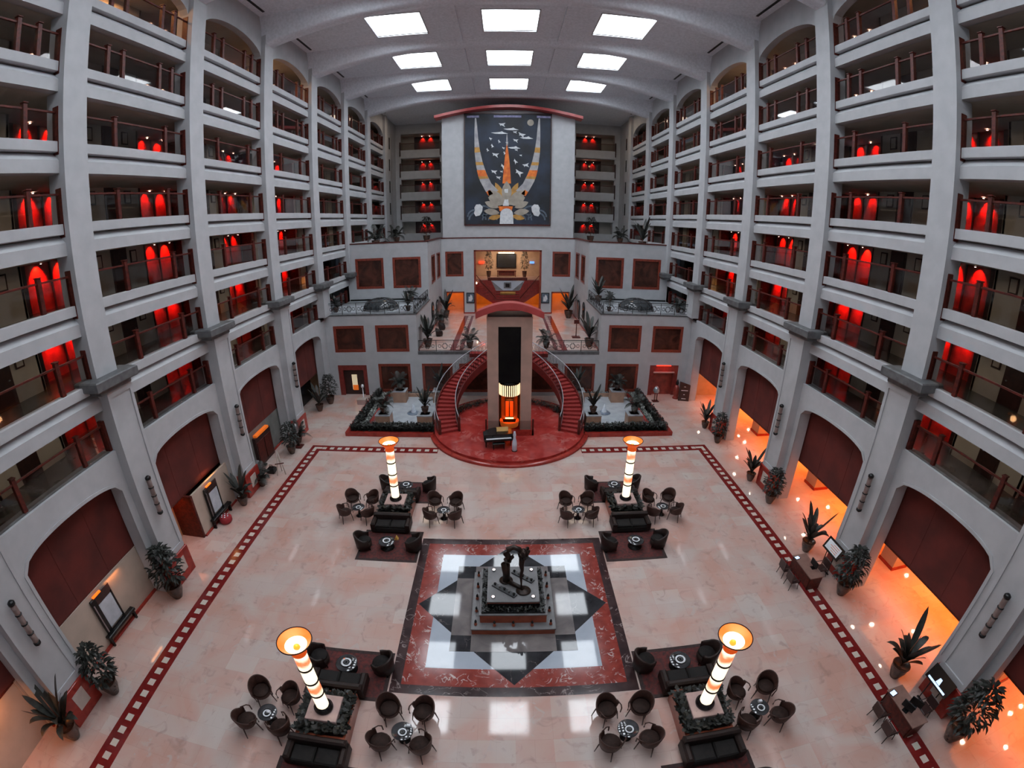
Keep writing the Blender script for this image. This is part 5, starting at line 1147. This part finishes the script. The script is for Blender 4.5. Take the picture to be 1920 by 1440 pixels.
t=thing('round_drum','grey round drum leaning in the third left arcade bay','drum',(-17.0,24.3,0)); q=MB(); q.lathe([(0,.0),(.35,0),(.4,.2),(.4,.6),(.3,.8),(0,.82)],GREYST,n=18); q.build('body',t)
# ---------------------------------------------------------------- right side desks
def desk(lab,x,y,L,mon):
    t=thing('reception_desk','red-brown %s desk on the border, %s'%('reception',lab),'desk',(x,y,0),0,'lobby desks')
    q=MB(); q.box(-.4,.42,-L/2,L/2,.70,.76,DESKT,.01); q.build('desktop',t); q=MB(); q.box(-.36,-.30,-L/2+.05,L/2-.05,.05,.7,REDWOOD); q.build('modesty_panel',t)
    for yy in (-1,1): q=MB(); q.box(-.36,.36,yy*(L/2-.06)-.03,yy*(L/2-.06)+.03,0,.7,REDWOOD); q.build('side_panel',t)
    return t
ch=None
def desk_chair(lab,x,y,rz):
    global ch
    if ch is None:
        t=thing('visitor_chair',lab,'chair',group='desk chairs'); q=MB(); q.box(-.26,.26,-.25,.25,.40,.48,BROWN,.03); q.build('seat',t); q=MB(); q.box(-.26,.26,-.29,-.23,.48,.95,BROWN,.03); q.build('backrest',t)
        for a in (-1,1):
            q=MB(); q.tube([(a*.27,-.25,.66),(a*.29,.2,.66),(a*.27,.22,.42)],.02,BROWN,6); q.build('armrest',t)
            for b_ in (-1,1): q=MB(); q.tube([(a*.22,b_*.2,.4),(a*.25,b_*.26,0)],.018,BLACK,6); q.build('leg',t)
        ch=t;o=t
    else: o=dup(ch,lab)
    o.location=(x,y,0); o.rotation_euler=(0,0,rz); return o
desk('beside the second right pillar',14.2,14.1,1.8,1); desk('beside the nearest right pillar',14.1,5.75,1.85,1)
for lab,x,y,rz in (('dark visitor chair at the farther desk, back one',13.2,14.5,-PI/2),('dark visitor chair at the farther desk, front one',13.15,13.65,-PI/2),('dark staff chair behind the farther desk',15.15,14.1,PI/2),('dark visitor chair at the nearer desk, back one',13.1,6.05,-PI/2),('dark visitor chair at the nearer desk, front one',13.0,5.25,-PI/2),('dark staff chair behind the nearer desk',15.1,5.5,PI/2)): desk_chair(lab,x,y,rz)
def tablet(lab,x,y,rz,sc=1):
    t=thing('tablet',lab,'tablet',(x,y,.76),rz); q=MB(); q.box(-.15*sc,.15*sc,-.11*sc,.11*sc,0,.02,BLACK); q.build('casing',t); q=MB(); q.box(-.12*sc,.12*sc,-.085*sc,.085*sc,.02,.024,SCR); q.build('screen',t)
tablet('glowing tablet on the far end of the farther desk',13.92,14.75,.2); tablet('glowing tablet on the far end of the nearer desk',13.85,6.45,.2,1.15)
def monitor(lab,x,y,rz,lit):
    t=thing('desk_monitor',lab,'monitor',(x,y,.76),rz); q=MB(); q.box(-.12,.12,-.1,.1,0,.02,BLACK); q.build('foot',t); q=MB(); q.box(-.02,.02,-.02,.02,0,.2,BLACK); q.build('stem',t); q=MB(); q.box(-.27,.27,-.02,.02,.12,.46,BLACK,.01); pn=q.build('panel',t)
    q=MB(); q.box(-.25,.25,.02,.024,.14,.44,SCR if lit else BLACK); q.build('screen',pn)
monitor('black monitor on the farther desk',14.35,13.9,-PI/2,False); monitor('black monitor with bright screen on the nearer desk',14.3,5.6,-PI/2+.5,True); monitor('dark closed screen on the nearer desk',13.85,5.6,PI/2+.3,False)
for lab,x,y,rz in (('white notice on a black easel before the second right pillar',15.65,14.35,0),('black display stand with blue-white logo before the nearest right pillar',15.6,5.9,0)):
    t=thing('display_stand',lab,'sign',(x,y,0),0); q=MB(); q.box(-.05,.05,-.4,.4,0,.05,BLACK,.01); q.build('base',t); q=MB(); q.tube([(0,-.3,.04),(0,-.3,1.15)],.025,BLACK,6); q.tube([(0,.3,.04),(0,.3,1.15)],.025,BLACK,6); q.build('uprights',t)
    q=MB(); q.add([(-.12,-.65,1.1),(.2,-.65,1.7),(.2,.65,1.7),(-.12,.65,1.1),(-.07,-.65,1.07),(.25,-.65,1.67),(.25,.65,1.67),(-.07,.65,1.07)],[(3,2,1,0),(4,5,6,7),(0,1,5,4),(1,2,6,5),(2,3,7,6),(3,0,4,7)],BLACK); q.build('panel',t)
    q=MB()
    P=lambda u,v: (-.12+.32*u-.012,-.65+1.3*v,1.1+.6*u+.007)
    if 'notice' in lab: q.add([P(.15,.1),P(.85,.1),P(.85,.9),P(.15,.9)],[(0,1,2,3)],PAPER); 
    else: q.add([P(.1,.1),P(.22,.1),P(.22,.9),P(.1,.9)],[(0,1,2,3)],SCR); q.add([P(.25,.42),P(.6,.46),P(.6,.56),P(.25,.6)],[(0,1,2,3)],SCR)
    q.build('notice_face',t)
    if 'notice' in lab:
        q=MB()
        for i in range(4): q.add([tuple(a+b_ for a,b_ in zip(P(.25+.15*i,.2),(-.004,0,.003))),tuple(a+b_ for a,b_ in zip(P(.29+.15*i,.2),(-.004,0,.003))),tuple(a+b_ for a,b_ in zip(P(.29+.15*i,.55+.08*(i%3)),(-.004,0,.003))),tuple(a+b_ for a,b_ in zip(P(.25+.15*i,.55+.08*(i%3)),(-.004,0,.003)))],[(0,1,2,3)],MORA)
        q.build('print_lines',t)
# ---------------------------------------------------------------- camera, world, render look
cam=bpy.data.cameras.new('camera'); cam.type='PANO'
try: cam.cycles.panorama_type='FISHEYE_LENS_POLYNOMIAL'; cc=cam.cycles
except Exception: cam.panorama_type='FISHEYE_LENS_POLYNOMIAL'; cc=cam
K=(0.06220892167339635,1.766858716101014e-06,-1.516012133625158e-05,2.066316335454648e-07)
cc.fisheye_polynomial_k0=0.0
cc.fisheye_polynomial_k1=-K[0]; cc.fisheye_polynomial_k2=-K[1]; cc.fisheye_polynomial_k3=-K[2]; cc.fisheye_polynomial_k4=-K[3]
cc.fisheye_fov=math.radians(200)
cam.sensor_fit='HORIZONTAL'; cam.sensor_width=36; cam.sensor_height=27; cam.clip_end=500
co=bpy.data.objects.new('camera',cam); C.objects.link(co)
R=Matrix(((0.9998963442582004,-0.013540735094620717,0.004893795274007523),(2.9095089400165905e-05,0.3417950457660223,0.9397745186177792),(-0.014397912784926997,-0.9396769632075164,0.3417600107159081))).transposed()
co.matrix_world=Matrix.Translation((-0.2933146575152621,0.0,15.174158928234368))@R.to_4x4()
bpy.context.scene.camera=co
w=bpy.data.worlds.new('world'); bpy.context.scene.world=w; w.use_nodes=True; w.node_tree.nodes['Background'].inputs[0].default_value=(.6,.75,1,1); w.node_tree.nodes['Background'].inputs[1].default_value=.3
sc=bpy.context.scene
sc.view_settings.view_transform='Standard'; sc.view_settings.look='None'; sc.view_settings.gamma=1; sc.view_settings.exposure=EXPO; sc.view_settings.use_curve_mapping=False
cy=sc.cycles; cy.use_denoising=True; cy.max_bounces=6; cy.diffuse_bounces=3; cy.glossy_bounces=2; cy.transparent_max_bounces=12; cy.transmission_bounces=2; cy.caustics_reflective=False; cy.caustics_refractive=False; cy.sample_clamp_indirect=6; cy.use_light_tree=True; cy.use_adaptive_sampling=True; cy.adaptive_threshold=0.08; cy.adaptive_min_samples=16; cy.time_limit=950
try: cy.denoiser='OPENIMAGEDENOISE'; cy.denoising_input_passes='RGB_ALBEDO_NORMAL'
except Exception: pass
